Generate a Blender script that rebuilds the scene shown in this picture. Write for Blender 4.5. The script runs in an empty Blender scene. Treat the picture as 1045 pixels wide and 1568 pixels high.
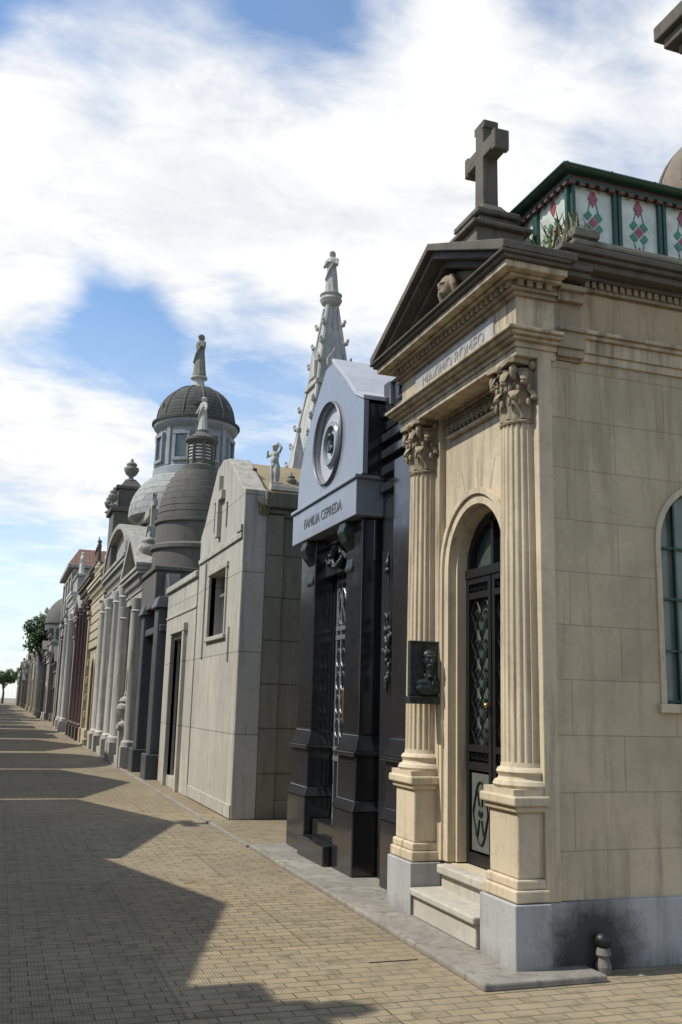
import bpy, math, random
from mathutils import Vector, Matrix, geometry
random.seed(7)
S=bpy.context.scene
R=math.radians
pi=math.pi
# ---------------------------------------------------------------- materials
def nt(name):
    m=bpy.data.materials.new(name); m.use_nodes=True
    t=m.node_tree; b=t.nodes['Principled BSDF']
    return m,t,b
def N(t,typ,**k):
    n=t.nodes.new(typ)
    for a,v in k.items():
        if a=='inp':
            for i,x in v.items(): n.inputs[i].default_value=x
        else: setattr(n,a,v)
    return n
def c4(c,k=1): return (c[0]*k,c[1]*k,c[2]*k,1)
def mixc(t,fac,a,b,blend='MIX'):
    n=N(t,'ShaderNodeMix',data_type='RGBA',blend_type=blend)
    if isinstance(fac,(int,float)): n.inputs[0].default_value=fac
    else: t.links.new(fac,n.inputs[0])
    for s,i in ((a,6),(b,7)):
        if isinstance(s,tuple): n.inputs[i].default_value=s
        else: t.links.new(s,n.inputs[i])
    return n.outputs[2]
def ramp(t,src,p0,p1,v0=0,v1=1):
    n=N(t,'ShaderNodeMapRange'); t.links.new(src,n.inputs[0])
    for i,v in zip((1,2,3,4),(p0,p1,v0,v1)): n.inputs[i].default_value=v
    return n.outputs[0]
def mul(t,a,b,op='MULTIPLY'):
    n=N(t,'ShaderNodeMath',operation=op)
    for i,q in enumerate((a,b)):
        if isinstance(q,(int,float)): n.inputs[i].default_value=q
        else: t.links.new(q,n.inputs[i])
    return n.outputs[0]
def stone(name,col,dirt=(.05,.045,.035),damt=.5,rough=.85,joints=None,bump=.25,streak=.5,var=.18,scale=1.0,jd=.55,spec=.3,zg=None,spot=None):
    m,t,b=nt(name); L=t.links.new
    tc=N(t,'ShaderNodeTexCoord'); O=tc.outputs['Object']
    sx=N(t,'ShaderNodeSeparateXYZ'); L(O,sx.inputs[0])
    n1=N(t,'ShaderNodeTexNoise',inp={'Scale':1.3*scale,'Detail':8,'Roughness':.65}); L(O,n1.inputs[0])
    n2=N(t,'ShaderNodeTexNoise',inp={'Scale':38*scale,'Detail':5,'Roughness':.7}); L(O,n2.inputs[0])
    mp=N(t,'ShaderNodeMapping'); mp.inputs['Scale'].default_value=(7,7,.55); L(O,mp.inputs[0])
    n3=N(t,'ShaderNodeTexNoise',inp={'Scale':1.4,'Detail':6,'Roughness':.7}); L(mp.outputs[0],n3.inputs[0])
    n4=N(t,'ShaderNodeTexNoise',inp={'Scale':7*scale,'Detail':8,'Roughness':.75}); L(O,n4.inputs[0])
    c=mixc(t,ramp(t,n1.outputs[0],.3,.72),c4(col,1-var),c4(col,1+var))
    c=mixc(t,ramp(t,n2.outputs[0],.35,.75,0,.3),c,c4(col,.55))
    c=mixc(t,ramp(t,n4.outputs[0],.52,.72,0,.4*min(1,damt)),c,c4(dirt,1.6))
    st=mul(t,ramp(t,n3.outputs[0],.5,.72),ramp(t,n1.outputs[0],.35,.6,.25,1))
    c=mixc(t,mul(t,st,min(.95,streak*damt)),c,c4(dirt))
    if zg:  # run-off grime that is heavier toward one height
        zr=ramp(t,sx.outputs[2],zg[0],zg[1]); zr=mul(t,zr,ramp(t,n3.outputs[0],.35,.62,.15,1)); zr=mul(t,zr,zg[2])
        c=mixc(t,zr,c,c4(zg[3]))
    if spot:
        ds=N(t,'ShaderNodeVectorMath',operation='DISTANCE'); L(O,ds.inputs[0]); ds.inputs[1].default_value=spot[0]
        d2=mul(t,ds.outputs['Value'],mul(t,n4.outputs[0],.3),'SUBTRACT')
        c=mixc(t,ramp(t,d2,spot[1]*.2,spot[1],.9,0),c,(.03,.026,.02,1))
    bh=n2.outputs[0]
    if joints:
        ad=N(t,'ShaderNodeMath',operation='ADD'); L(sx.outputs[0],ad.inputs[0]); L(sx.outputs[1],ad.inputs[1])
        cb=N(t,'ShaderNodeCombineXYZ'); L(ad.outputs[0],cb.inputs[0]); L(sx.outputs[2],cb.inputs[1])
        br=N(t,'ShaderNodeTexBrick',inp={'Scale':1,'Mortar Size':joints[2],'Mortar Smooth':.3,'Brick Width':joints[0],'Row Height':joints[1],'Bias':0})
        br.inputs['Color1'].default_value=(1,1,1,1); br.inputs['Color2'].default_value=(.88,.88,.88,1); br.inputs['Mortar'].default_value=(1-jd,1-jd,1-jd,1)
        L(cb.outputs[0],br.inputs[0])
        c=mixc(t,1.0,c,br.outputs[0],'MULTIPLY')
        mm=N(t,'ShaderNodeMath',operation='MULTIPLY_ADD'); L(br.outputs['Fac'],mm.inputs[0]); mm.inputs[1].default_value=-1.5; L(bh,mm.inputs[2]); bh=mm.outputs[0]
    L(c,b.inputs['Base Color'])
    L(ramp(t,n4.outputs[0],.3,.7,max(.03,rough-.06),min(1,rough+.08)),b.inputs['Roughness'])
    b.inputs['Specular IOR Level'].default_value=spec
    bu=N(t,'ShaderNodeBump',inp={'Strength':bump,'Distance':.01}); L(bh,bu.inputs['Height']); L(bu.outputs[0],b.inputs['Normal'])
    return m
def plain(name,col,rough=.5,metal=0,spec=.5,var=.15,bump=.08,trans=0,sc=25):
    m,t,b=nt(name); L=t.links.new
    tc=N(t,'ShaderNodeTexCoord')
    n1=N(t,'ShaderNodeTexNoise',inp={'Scale':sc,'Detail':5}); L(tc.outputs['Object'],n1.inputs[0])
    c=mixc(t,ramp(t,n1.outputs[0],.3,.7),c4(col,1-var),c4(col,1+var)); L(c,b.inputs['Base Color'])
    b.inputs['Roughness'].default_value=rough; b.inputs['Metallic'].default_value=metal
    b.inputs['Specular IOR Level'].default_value=spec
    b.inputs['Transmission Weight'].default_value=trans
    bu=N(t,'ShaderNodeBump',inp={'Strength':bump,'Distance':.005}); L(n1.outputs[0],bu.inputs['Height']); L(bu.outputs[0],b.inputs['Normal'])
    return m
CREAM=stone('cream_limestone',(.59,.49,.34),damt=1.1,streak=.85,dirt=(.17,.135,.09),zg=(3.0,4.5,.65,(.16,.125,.085)))
CREAMJ=stone('cream_ashlar',(.53,.44,.30),joints=(.86,.36,.0045),damt=1.2,jd=.34,dirt=(.19,.15,.10),zg=(3.0,4.6,.6,(.18,.14,.09)),var=.24)
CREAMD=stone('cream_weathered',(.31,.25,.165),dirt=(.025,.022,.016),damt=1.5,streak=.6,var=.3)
SOOT=stone('sooty_stone',(.125,.107,.085),dirt=(.02,.018,.015),damt=1.2,var=.35)
MOSS=stone('mossy_stone',(.22,.205,.15),dirt=(.02,.025,.012),damt=1.7,streak=.6,var=.4)
PLINTH=stone('grey_plinth_paint',(.40,.395,.38),damt=.9,streak=.5,var=.12,dirt=(.13,.115,.095),zg=(.16,0,.7,(.12,.1,.07)),spot=((3.66,5.47,.12),.28))
BLK=stone('black_polished_granite',(.022,.021,.022),damt=.3,rough=.13,var=.3,bump=.01,spec=.8)
GRYP=stone('polished_grey_granite',(.24,.25,.27),rough=.2,damt=.3,bump=.02,var=.12,spec=.7)
GRYL=stone('pale_granite',(.46,.46,.47),rough=.4,damt=.4,bump=.04,var=.1)
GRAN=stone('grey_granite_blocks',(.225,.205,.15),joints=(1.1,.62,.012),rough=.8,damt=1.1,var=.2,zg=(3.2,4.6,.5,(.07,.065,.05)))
GRANF=stone('grey_granite_front',(.46,.43,.36),rough=.8,damt=1.1,streak=.7,var=.14,joints=(1.6,1.15,.008),dirt=(.16,.14,.11),zg=(3.4,5.4,.4,(.16,.14,.11)))
GRAND=stone('dark_granite',(.13,.125,.11),rough=.7,damt=.6)
GRANB=stone('bluish_granite',(.09,.093,.096),rough=.4,damt=.6)
WHT=stone('white_stucco',(.54,.515,.46),damt=1.2,dirt=(.12,.11,.09))
WHT2=stone('grey_white_stone',(.40,.38,.33),damt=1.5,streak=.6,dirt=(.07,.065,.055),zg=(3,7,.5,(.12,.11,.09)))
GRY3=stone('dull_grey_cement',(.25,.235,.20),damt=1.4,streak=.6,dirt=(.05,.047,.04))
SPIRE=stone('pale_gothic_stone',(.42,.41,.37),damt=1.5,streak=.6,dirt=(.06,.06,.05),scale=2)
YEL=stone('ochre_stucco',(.40,.33,.21),damt=1.0)
YELL=stone('ochre_trim',(.47,.40,.28),damt=1.0)
BRN=stone('brown_stone',(.13,.105,.08),damt=.8)
MAR=stone('maroon_granite',(.085,.055,.05),rough=.4,damt=.3)
DOMEM=stone('weathered_dome_tile',(.085,.088,.075),dirt=(.03,.03,.03),damt=1.0,joints=(.22,.12,.02),jd=.5)
DRUM=stone('drum_stone',(.29,.30,.30),damt=1.3,dirt=(.07,.07,.07))
BEEH=stone('dark_cement',(.13,.12,.10),damt=1.2,dirt=(.03,.03,.03))
PALED=stone('pale_dome_shingle',(.33,.335,.31),joints=(.3,.2,.02),jd=.35,damt=1.3)
REDR=stone('terracotta_roof',(.30,.17,.12),joints=(.25,.18,.02),jd=.4)
STAT=stone('statue_marble',(.42,.41,.36),damt=1.4,streak=.6,dirt=(.08,.08,.07),scale=3)
STATD=stone('statue_weathered',(.20,.19,.16),damt=1.4,streak=.6,dirt=(.04,.04,.035),scale=3)
BRONZE=plain('dark_bronze',(.04,.05,.047),rough=.5,metal=.35,var=.4)
IRON=plain('black_iron',(.018,.018,.018),rough=.45,metal=.3)
GREENI=plain('green_painted_metal',(.018,.065,.045),rough=.5)
GLASS=plain('door_glass',(.06,.08,.07),rough=.1,spec=.9,var=.35,sc=3)
GLASSW=plain('frosted_glass_sidewindow',(.12,.14,.115),rough=.3,spec=.7,var=.3,sc=5)
GPALE=plain('pale_opal_glass',(.54,.57,.49),rough=.25,var=.2,sc=7)
GPINK=plain('pink_glass',(.30,.08,.09),rough=.25)
GGRN=plain('green_glass',(.06,.20,.12),rough=.25)
GROOF=plain('green_glass_roof',(.36,.42,.26),rough=.3)
BRICKR=plain('red_trim',(.14,.06,.05),rough=.7)
DPAN=plain('door_grey_panel',(.11,.12,.10),rough=.5)
GLD=plain('brass',(.5,.36,.12),rough=.3,metal=.9)
WOOD=plain('dark_wood',(.05,.035,.025),rough=.5)
LEAF=plain('leaf_green',(.07,.12,.025),rough=.6,var=.5,sc=3)
LEAF2=plain('leaf_dark',(.03,.06,.016),rough=.6,var=.4,sc=3)
BARK=stone('bark',(.10,.07,.05))
DRYG=plain('dry_weed',(.16,.14,.06),rough=.8,var=.4)
LETTER=plain('grey_letter',(.27,.26,.235),rough=.5)
BLET=plain('dull_letter',(.10,.10,.105),rough=.5)
GRKERB=stone('granite_kerb',(.30,.275,.23),dirt=(.04,.036,.026),damt=1.6,streak=.5,bump=.7,joints=(1.2,5,.006),scale=1.5,var=.25)
def paving():
    m,t,b=nt('ochre_tile_paving'); L=t.links.new
    tc=N(t,'ShaderNodeTexCoord'); O=tc.outputs['Object']
    br=N(t,'ShaderNodeTexBrick',inp={'Scale':1,'Mortar Size':.006,'Mortar Smooth':.4,'Brick Width':.20,'Row Height':.10,'Bias':-.1})
    br.inputs['Color1'].default_value=(.35,.275,.165,1); br.inputs['Color2'].default_value=(.27,.213,.13,1); br.inputs['Mortar'].default_value=(.12,.095,.06,1)
    L(O,br.inputs[0])
    w=N(t,'ShaderNodeTexWave',wave_type='BANDS',bands_direction='X',inp={'Scale':15.7,'Distortion':.4,'Detail':1}); L(O,w.inputs[0])
    c=mixc(t,ramp(t,w.outputs[0],0,.3,.35,0),br.outputs[0],(.14,.11,.068,1))
    n1=N(t,'ShaderNodeTexNoise',inp={'Scale':.9,'Detail':8,'Roughness':.65}); L(O,n1.inputs[0])
    n2=N(t,'ShaderNodeTexNoise',inp={'Scale':6,'Detail':6,'Roughness':.7}); L(O,n2.inputs[0])
    n3=N(t,'ShaderNodeTexNoise',inp={'Scale':.35,'Detail':5,'Roughness':.6}); L(O,n3.inputs[0])
    c=mixc(t,ramp(t,n1.outputs[0],.42,.7,0,.5),c,(.32,.275,.195,1))
    c=mixc(t,ramp(t,n3.outputs[0],.42,.62,0,.5),c,(.225,.175,.105,1))
    c=mixc(t,ramp(t,n2.outputs[0],.50,.72,0,.75),c,(.10,.084,.056,1))
    br2=N(t,'ShaderNodeTexBrick',inp={'Scale':1,'Mortar Size':.010,'Brick Width':2.1,'Row Height':1.3}); 
    br2.inputs['Color1'].default_value=(1,1,1,1); br2.inputs['Color2'].default_value=(.85,.86,.88,1); br2.inputs['Mortar'].default_value=(.7,.68,.64,1)
    L(O,br2.inputs[0]); c=mixc(t,1.0,c,br2.outputs[0],'MULTIPLY')
    L(c,b.inputs['Base Color']); b.inputs['Roughness'].default_value=.8; b.inputs['Specular IOR Level'].default_value=.25
    a=N(t,'ShaderNodeMath',operation='MULTIPLY_ADD'); L(br.outputs['Fac'],a.inputs[0]); a.inputs[1].default_value=-1.2; L(n2.outputs[0],a.inputs[2])
    a2=N(t,'ShaderNodeMath',operation='MULTIPLY_ADD'); L(w.outputs[0],a2.inputs[0]); a2.inputs[1].default_value=.35; L(a.outputs[0],a2.inputs[2])
    bu=N(t,'ShaderNodeBump',inp={'Strength':.8,'Distance':.008}); L(a2.outputs[0],bu.inputs['Height']); L(bu.outputs[0],b.inputs['Normal'])
    return m
PAVE=paving()
# ---------------------------------------------------------------- geometry
def box(x0,x1,y0,y1,z0,z1):
    v=[(x,y,z) for x in (x0,x1) for y in (y0,y1) for z in (z0,z1)]
    f=[(0,1,3,2),(4,6,7,5),(0,4,5,1),(2,3,7,6),(0,2,6,4),(1,5,7,3)]
    return v,f
def frustum(cx,cy,z0,z1,a0,b0,a1,b1):
    v=[];
    for z,a,b in ((z0,a0,b0),(z1,a1,b1)):
        v+=[(cx-a,cy-b,z),(cx+a,cy-b,z),(cx+a,cy+b,z),(cx-a,cy+b,z)]
    return v,[(3,2,1,0),(4,5,6,7)]+[(i,(i+1)%4,4+(i+1)%4,4+i) for i in range(4)]
def prism(outer,a0,a1,axis='x',holes=()):
    def p3(p,a):
        return (a,p[0],p[1]) if axis=='x' else ((p[0],a,p[1]) if axis=='y' else (p[0],p[1],a))
    loops=[list(outer)]+[list(h) for h in holes]
    flat=[p for l in loops for p in l]; n=len(flat)
    tris=geometry.tessellate_polygon([[Vector((p[0],p[1],0)) for p in l] for l in loops])
    v=[p3(p,a0) for p in flat]+[p3(p,a1) for p in flat]
    f=[tuple(t) for t in tris]+[tuple(i+n for i in reversed(t)) for t in tris]
    o=0
    for l in loops:
        k=len(l)
        for i in range(k): f.append((o+i,o+(i+1)%k,n+o+(i+1)%k,n+o+i))
        o+=k
    return v,f
def rectp(a0,a1,z0,z1): return [(a0,z0),(a1,z0),(a1,z1),(a0,z1)]
def archp(c,h,z0,zs,n=20,rise=None):
    rise=rise or h
    return [(c-h,z0),(c+h,z0)]+[(c+h*math.cos(pi*i/n),zs+rise*math.sin(pi*i/n)) for i in range(n+1)]
def circp(c,z,r,n=40): return [(c+r*math.cos(2*pi*i/n),z+r*math.sin(2*pi*i/n)) for i in range(n)]
def lathe(cx,cy,prof,n=32,fl=0,fd=.08,sx=1,sy=1,lob=None,closed=False):
    v=[];f=[]
    for (r,z) in prof:
        for i in range(n):
            a=2*pi*i/n; rr=r
            if fl:
                s=abs(math.sin(a*fl/2)); rr=r*(1-fd*(1 if s>.45 else s/.45*.2)*min(1,s*1.1))
            if lob: rr=r*(1+lob[1]*math.cos(a*lob[0]+z*lob[2]))
            v.append((cx+rr*math.cos(a)*sx,cy+rr*math.sin(a)*sy,z))
    k=len(prof)
    for j in range(k if closed else k-1):
        j2=(j+1)%k
        for i in range(n):
            f.append((j*n+i,j*n+(i+1)%n,j2*n+(i+1)%n,j2*n+i))
    if not closed:
        f.append(tuple(range(n-1,-1,-1))); f.append(tuple((k-1)*n+i for i in range(n)))
    return v,f
def ell(c,r,n=14,m=10):
    v=[(c[0],c[1],c[2]-r[2])];f=[]
    for j in range(1,m):
        p=-pi/2+pi*j/m
        for i in range(n):
            a=2*pi*i/n; v.append((c[0]+r[0]*math.cos(p)*math.cos(a),c[1]+r[1]*math.cos(p)*math.sin(a),c[2]+r[2]*math.sin(p)))
    v.append((c[0],c[1],c[2]+r[2])); T=len(v)-1
    for i in range(n):
        f.append((0,1+(i+1)%n,1+i)); f.append((T,T-n+i,T-n+(i+1)%n))
        for j in range(m-2):
            a=1+j*n; f.append((a+i,a+(i+1)%n,a+n+(i+1)%n,a+n+i))
    return v,f
def tube(pts,rad,n=8):
    v=[];f=[]; P=[Vector(p) for p in pts]
    if isinstance(rad,(int,float)): rad=[rad]*len(P)
    u=None
    for i,p in enumerate(P):
        d=(P[min(i+1,len(P)-1)]-P[max(i-1,0)]).normalized()
        if u is None: u=d.orthogonal().normalized()
        else: u=(u-d*u.dot(d)).normalized()
        w=d.cross(u)
        for k in range(n):
            a=2*pi*k/n; v.append(tuple(p+(u*math.cos(a)+w*math.sin(a))*rad[i]))
    for j in range(len(P)-1):
        for i in range(n): f.append((j*n+i,j*n+(i+1)%n,(j+1)*n+(i+1)%n,(j+1)*n+i))
    f.append(tuple(range(n-1,-1,-1))); f.append(tuple((len(P)-1)*n+i for i in range(n)))
    return v,f
def xf(g,fn): return [fn(*p) for p in g[0]],g[1]
def merge(gs):
    v=[];f=[]
    for g in gs:
        o=len(v); v+=list(g[0]); f+=[tuple(i+o for i in q) for q in g[1]]
    return v,f
import bmesh
class Bld:
    def __init__(s,name,fn=None):
        s.e=bpy.data.objects.new(name,None); S.collection.objects.link(s.e); s.fn=fn
    def part(s,name,gs,mat,bevel=0,smooth=False,remesh=0,mods=True):
        g=merge(gs) if isinstance(gs,list) else gs
        v=g[0]
        if s.fn: v=[s.fn(*p) for p in v]
        me=bpy.data.meshes.new(name); me.from_pydata([tuple(p) for p in v],[],g[1])
        bm=bmesh.new(); bm.from_mesh(me); bmesh.ops.recalc_face_normals(bm,faces=bm.faces); bm.to_mesh(me); bm.free()
        me.materials.append(mat)
        o=bpy.data.objects.new(name,me); S.collection.objects.link(o); o.parent=s.e
        if smooth:
            for p in me.polygons: p.use_smooth=True
            if smooth=='auto':
                md=o.modifiers.new('es','EDGE_SPLIT'); md.split_angle=R(35)
        if bevel:
            md=o.modifiers.new('bev','BEVEL'); md.width=bevel; md.segments=2; md.limit_method='ANGLE'; md.angle_limit=R(40)
        if remesh:
            md=o.modifiers.new('rm','REMESH'); md.mode='VOXEL'; md.voxel_size=remesh; md.use_smooth_shade=True
            md=o.modifiers.new('sm','SMOOTH'); md.iterations=2; md.factor=.5
        return o
def stack(x0,x1,y0,y1,prof):
    return [box(x0-o,x1,y0-o,y1+o,a,b) for (o,a,b) in prof]
def dentils(x0,x1,y0,y1,z0,z1,d,step,w,sides='fy'):
    g=[]
    if 'f' in sides:
        y=y0
        while y<y1-w: g.append(box(x0-d,x0+.01,y,y+w,z0,z1)); y+=step
    if 'y' in sides:
        x=x0
        while x<x1-w: g.append(box(x,x+w,y0-d,y0+.01,z0,z1)); x+=step
    return g
def leaf(cx,cy,a,r,z0,h,w,curl):
    v=[];f=[];n=7
    for j in range(n+1):
        s=j/n; rr=r+curl*(s**3)*1.0; z=z0+h*math.sin(s*pi*.62)/math.sin(pi*.62)*(1 if s<.8 else 1-(s-.8)*.9)
        ww=w*(.8+.35*math.sin(s*pi))*(1-max(0,s-.75)*2.2)
        for k,t in ((-1,-.25),(-.5,.1),(0,.35),(.5,.1),(1,-.25)):
            q=rr+t*.018; aa=a+k*ww/2/max(r,.01)*(1+.12*math.sin(j*3.1)*abs(k))
            v.append((cx+q*math.cos(aa),cy+q*math.sin(aa),z))
    for j in range(n):
        for k in range(4): b=j*5+k; f.append((b,b+1,b+6,b+5))
    return v,f
def capital(cx,cy,z,h,r):
    g=[lathe(cx,cy,[(r*1.08,z-.015),(r*1.12,z),(r*1.0,z+.015),(r*.98,z+h*.5),(r*1.2,z+h*.86)],24)]
    for i in range(8):
        g.append(leaf(cx,cy,i*pi/4,r*1.05,z+.01,h*.44,r*.72,r*.5))
        g.append(leaf(cx,cy,i*pi/4+pi/8,r*1.04,z+.02,h*.72,r*.62,r*.55))
        for q in (0,1):
            a=i*pi/4+q*pi/8; rr=r*1.42; zt=z+h*(.36 if q==0 else .6)
            if math.cos(a)>.5: continue
            g.append(ell((cx+rr*math.cos(a),cy+rr*math.sin(a),zt),(.026,.026,.022),8,6))
            for s in (-1,1): g.append(ell((cx+(rr-.02)*math.cos(a+s*.2),cy+(rr-.02)*math.sin(a+s*.2),zt-.03),(.018,.018,.028),6,5))
    for i in range(4):
        a=pi/4+i*pi/2; c,s=math.cos(a),math.sin(a); rr=r*1.55
        if c>0: rr=r*1.35
        pts=[];rd=[]
        for k in range(16):
            t=k/15*2.4*pi; q=h*.12*(1-k/18)
            pts.append((cx+c*(rr-h*.1+q*math.sin(t)),cy+s*(rr-h*.1+q*math.sin(t)),z+h*.76+q*math.cos(t))); rd.append(h*.055*(1-k/30))
        pts=[(cx+c*r,cy+s*r,z+h*.5)]+pts; rd=[h*.03]+rd
        g.append(tube(pts,rd,6))
    A=r*1.36; ab=[]
    for i in range(4):
        a=pi/4+i*pi/2
        p0=(cx+A*1.32*math.cos(a-.09),cy+A*1.32*math.sin(a-.09)); p1=(cx+A*1.32*math.cos(a+.09),cy+A*1.32*math.sin(a+.09))
        ab+=[p0,p1]; m=a+pi/4; ab.append((cx+A*.88*math.cos(m),cy+A*.88*math.sin(m)))
    g.append(prism(ab,z+h*.91,z+h,'z'))
    for i in range(1,4):
        m=i*pi/2; g.append(ell((cx+A*.93*math.cos(m),cy+A*.93*math.sin(m),z+h*.9),(.03,.03,.035),8,6))
    return g
def head(c,s,fx=-1,fy=0):
    x,y,z=c; sx,sy=-fy,fx
    g=[ell((x,y,z),(s*.42,s*.42,s*.52)),ell((x+fx*s*.12,y+fy*s*.12,z-s*.22),(s*.3,s*.3,s*.3)),
       ell((x+fx*s*.42,y+fy*s*.42,z-s*.06),(s*.08,s*.08,s*.16)),ell((x+fx*s*.34,y+fy*s*.34,z+s*.1),(s*.16+abs(sx)*s*.14,s*.16+abs(sy)*s*.14,s*.06)),
       ell((x-fx*s*.1,y-fy*s*.1,z+s*.12),(s*.48,s*.48,s*.46)),ell((x+fx*s*.36,y+fy*s*.36,z-s*.3),(s*.1,s*.1,s*.05))]
    for k in (-1,1): g.append(ell((x+sx*k*s*.42,y+sy*k*s*.42,z-s*.05),(s*.08,s*.08,s*.14)))
    return g
def figure(b,name,x,y,z,h,pose,mat,f=(-1,0),vox=None):
    fx,fy=f; sx,sy=-fy,fx
    def P(a,s,u): return (x+fx*a*h+sx*s*h,y+fy*a*h+sy*s*h,z+u*h)
    g=[]
    if pose=='putto':
        g+=[tube([P(0,-.07,0.02),P(.01,-.07,.24),P(0,-.06,.46)],[.035*h,.05*h,.075*h]),tube([P(.03,.07,0.02),P(.05,.07,.24),P(0,.05,.46)],[.035*h,.05*h,.075*h]),
            ell(P(0,0,.47),(.1*h,.1*h,.09*h)),ell(P(.02,0,.58),(.1*h,.1*h,.13*h)),ell(P(0,0,.7),(.1*h,.1*h,.1*h)),
            tube([P(0,-.1,.75),P(.05,-.2,.66),P(.12,-.12,.8)],[.045*h,.035*h,.028*h]),tube([P(0,.1,.75),P(.02,.19,.86),P(.04,.08,1.0)],[.045*h,.035*h,.028*h]),
            tube([P(0,0,.76),P(0,0,.84)],.04*h),box(x-.1*h,x+.1*h,y-.12*h,y+.12*h,z,z+.03*h),ell(P(-.06,.05,.3),(.05*h,.05*h,.25*h))]
        g+=head(P(.02,0,.89),.17*h,fx,fy)
    else:
        prof=[(.15,0),(.155,.03),(.14,.12),(.125,.3),(.11,.45),(.095,.58),(.105,.66),(.115,.74),(.10,.8),(.045,.83),(.035,.87)]
        vv,ff=lathe(0,0,prof,40,lob=(9,.07,6))
        g.append(([P(a*.8,s*1.05,u) for a,s,u in vv],ff))
        g+=head(P(.02,0,.91),.13*h,fx,fy)
        g.append(ell(P(-.02,0,.9),(.07*h,.07*h,.09*h)))
        if pose=='pray':
            for k in (-1,1): g.append(tube([P(0,.11*k,.78),P(.05,.15*k,.62),P(.13,.02*k,.7)],[.045*h,.04*h,.025*h]))
        elif pose=='raise':
            g.append(tube([P(0,.11,.78),P(.03,.15,.93),P(.04,.1,1.08)],[.045*h,.033*h,.022*h])); g.append(tube([P(0,-.11,.78),P(.03,-.16,.62),P(.08,-.12,.5)],[.045*h,.04*h,.022*h]))
        elif pose=='open':
            for k in (-1,1): g.append(tube([P(0,.11*k,.78),P(.03,.17*k,.64),P(.1,.22*k,.52)],[.045*h,.045*h,.022*h]))
        g.append(tube([P(.1,.1,.68),P(.12,0,.5),P(.1,-.1,.3)],[.02*h,.03*h,.02*h]))
        if pose=='tall' :
            g.append(tube([P(0,.1,.78),P(.06,.13,.64),P(.11,.03,.74)],[.04*h,.035*h,.02*h]))
    return b.part(name,g,mat,remesh=vox or h/75)
def cross(x,y,z,h,w=.12,d=.1,arm=.36,flare=1.3):
    a=h*arm; zc=z+h*.66; t=w/2; T=t*flare
    p=[(y-t*1.1,z),(y+t*1.1,z),(y+t,zc-t),(y+a-.06,zc-t),(y+a-.06,zc-T),(y+a,zc-T),(y+a,zc+T),(y+a-.06,zc+T),(y+a-.06,zc+t),(y+t,zc+t),(y+t,z+h-.07),(y+T,z+h-.07),(y+T,z+h),(y-T,z+h),(y-T,z+h-.07),(y-t,z+h-.07),(y-t,zc+t),(y-a+.06,zc+t),(y-a+.06,zc+T),(y-a,zc+T),(y-a,zc-T),(y-a+.06,zc-T),(y-a+.06,zc-t),(y-t,zc-t)]
    return prism(p,x-d/2,x+d/2,'x')
def urn(cx,cy,z,h,r=None):
    r=r or h*.3
    return lathe(cx,cy,[(r*.8,z),(r*.8,z+h*.06),(r*.35,z+h*.12),(r*.3,z+h*.2),(r*.7,z+h*.3),(r,z+h*.48),(r*.95,z+h*.58),(r*.5,z+h*.66),(r*.75,z+h*.7),(r*.6,z+h*.78),(r*.2,z+h*.85),(r*.22,z+h*.92),(.005,z+h)],20)
def text(b,name,s,x,y,z,size,mat,ext=.004,sc=1):
    c=bpy.data.curves.new(name,'FONT'); c.body=s; c.size=size; c.extrude=ext; c.align_x='CENTER'
    o=bpy.data.objects.new(name,c); S.collection.objects.link(o); c.materials.append(mat)
    o.matrix_world=Matrix(((0,0,-1,x),(-sc,0,0,y),(0,1,0,z),(0,0,0,1))); o.parent=b.e
def weeds(b,name,x0,x1,y0,y1,z,h,n,mat):
    v=[];f=[]
    for i in range(n):
        x=random.uniform(x0,x1);y=random.uniform(y0,y1);a=random.uniform(0,6.28);l=h*random.uniform(.4,1);k=random.uniform(.2,.7)*l
        dx,dy=math.cos(a),math.sin(a); px,py=-dy*.006,dx*.006; o=len(v)
        v+=[(x-px,y-py,z),(x+px,y+py,z),(x+dx*k*.4-px*1.5,y+dy*k*.4-py*1.5,z+l*.6),(x+dx*k*.4+px*1.5,y+dy*k*.4+py*1.5,z+l*.6),(x+dx*k,y+dy*k,z+l)]
        f+=[(o,o+1,o+3,o+2),(o+2,o+3,o+4)]
        for q in range(4):
            s=random.uniform(.3,.95); c=(x+dx*k*s*s,y+dy*k*s*s,z+l*s); w=.012; o=len(v); aa=random.uniform(0,6.28)
            v+=[c,(c[0]+w*math.cos(aa),c[1]+w*math.sin(aa),c[2]+w*.6),(c[0]+2.4*w*math.cos(aa+.3),c[1]+2.4*w*math.sin(aa+.3),c[2]+w*.4),(c[0]+w*math.cos(aa+.9),c[1]+w*math.sin(aa+.9),c[2])]
            f.append((o,o+1,o+2,o+3))
    b.part(name,(v,f),mat)

# ================================================================ ground
def sheet(name,x0,x1,y0,y1,z,mat):
    me=bpy.data.meshes.new(name); me.from_pydata([(x0,y0,z),(x1,y0,z),(x1,y1,z),(x0,y1,z)],[],[(0,1,2,3)]); me.materials.append(mat)
    o=bpy.data.objects.new(name,me); S.collection.objects.link(o)
sheet('ground',-400,400,-300,700,0,stone('bare_ground',(.25,.22,.17)))
sheet('street_paving',-3.1,14,-14,260,.004,PAVE)
k=Bld('granite_kerb')
k.part('wide_kerb',[box(2.77,3.6,5.24,10.82,.0,.045)],GRKERB,bevel=.012)
k.part('thin_kerb',[box(2.75,2.81,10.83,120,.0,.03)],GRKERB,bevel=.006)
k.part('drain_slot',[box(2.35,2.68,5.98,5.992,.004,.008)],IRON)

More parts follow.
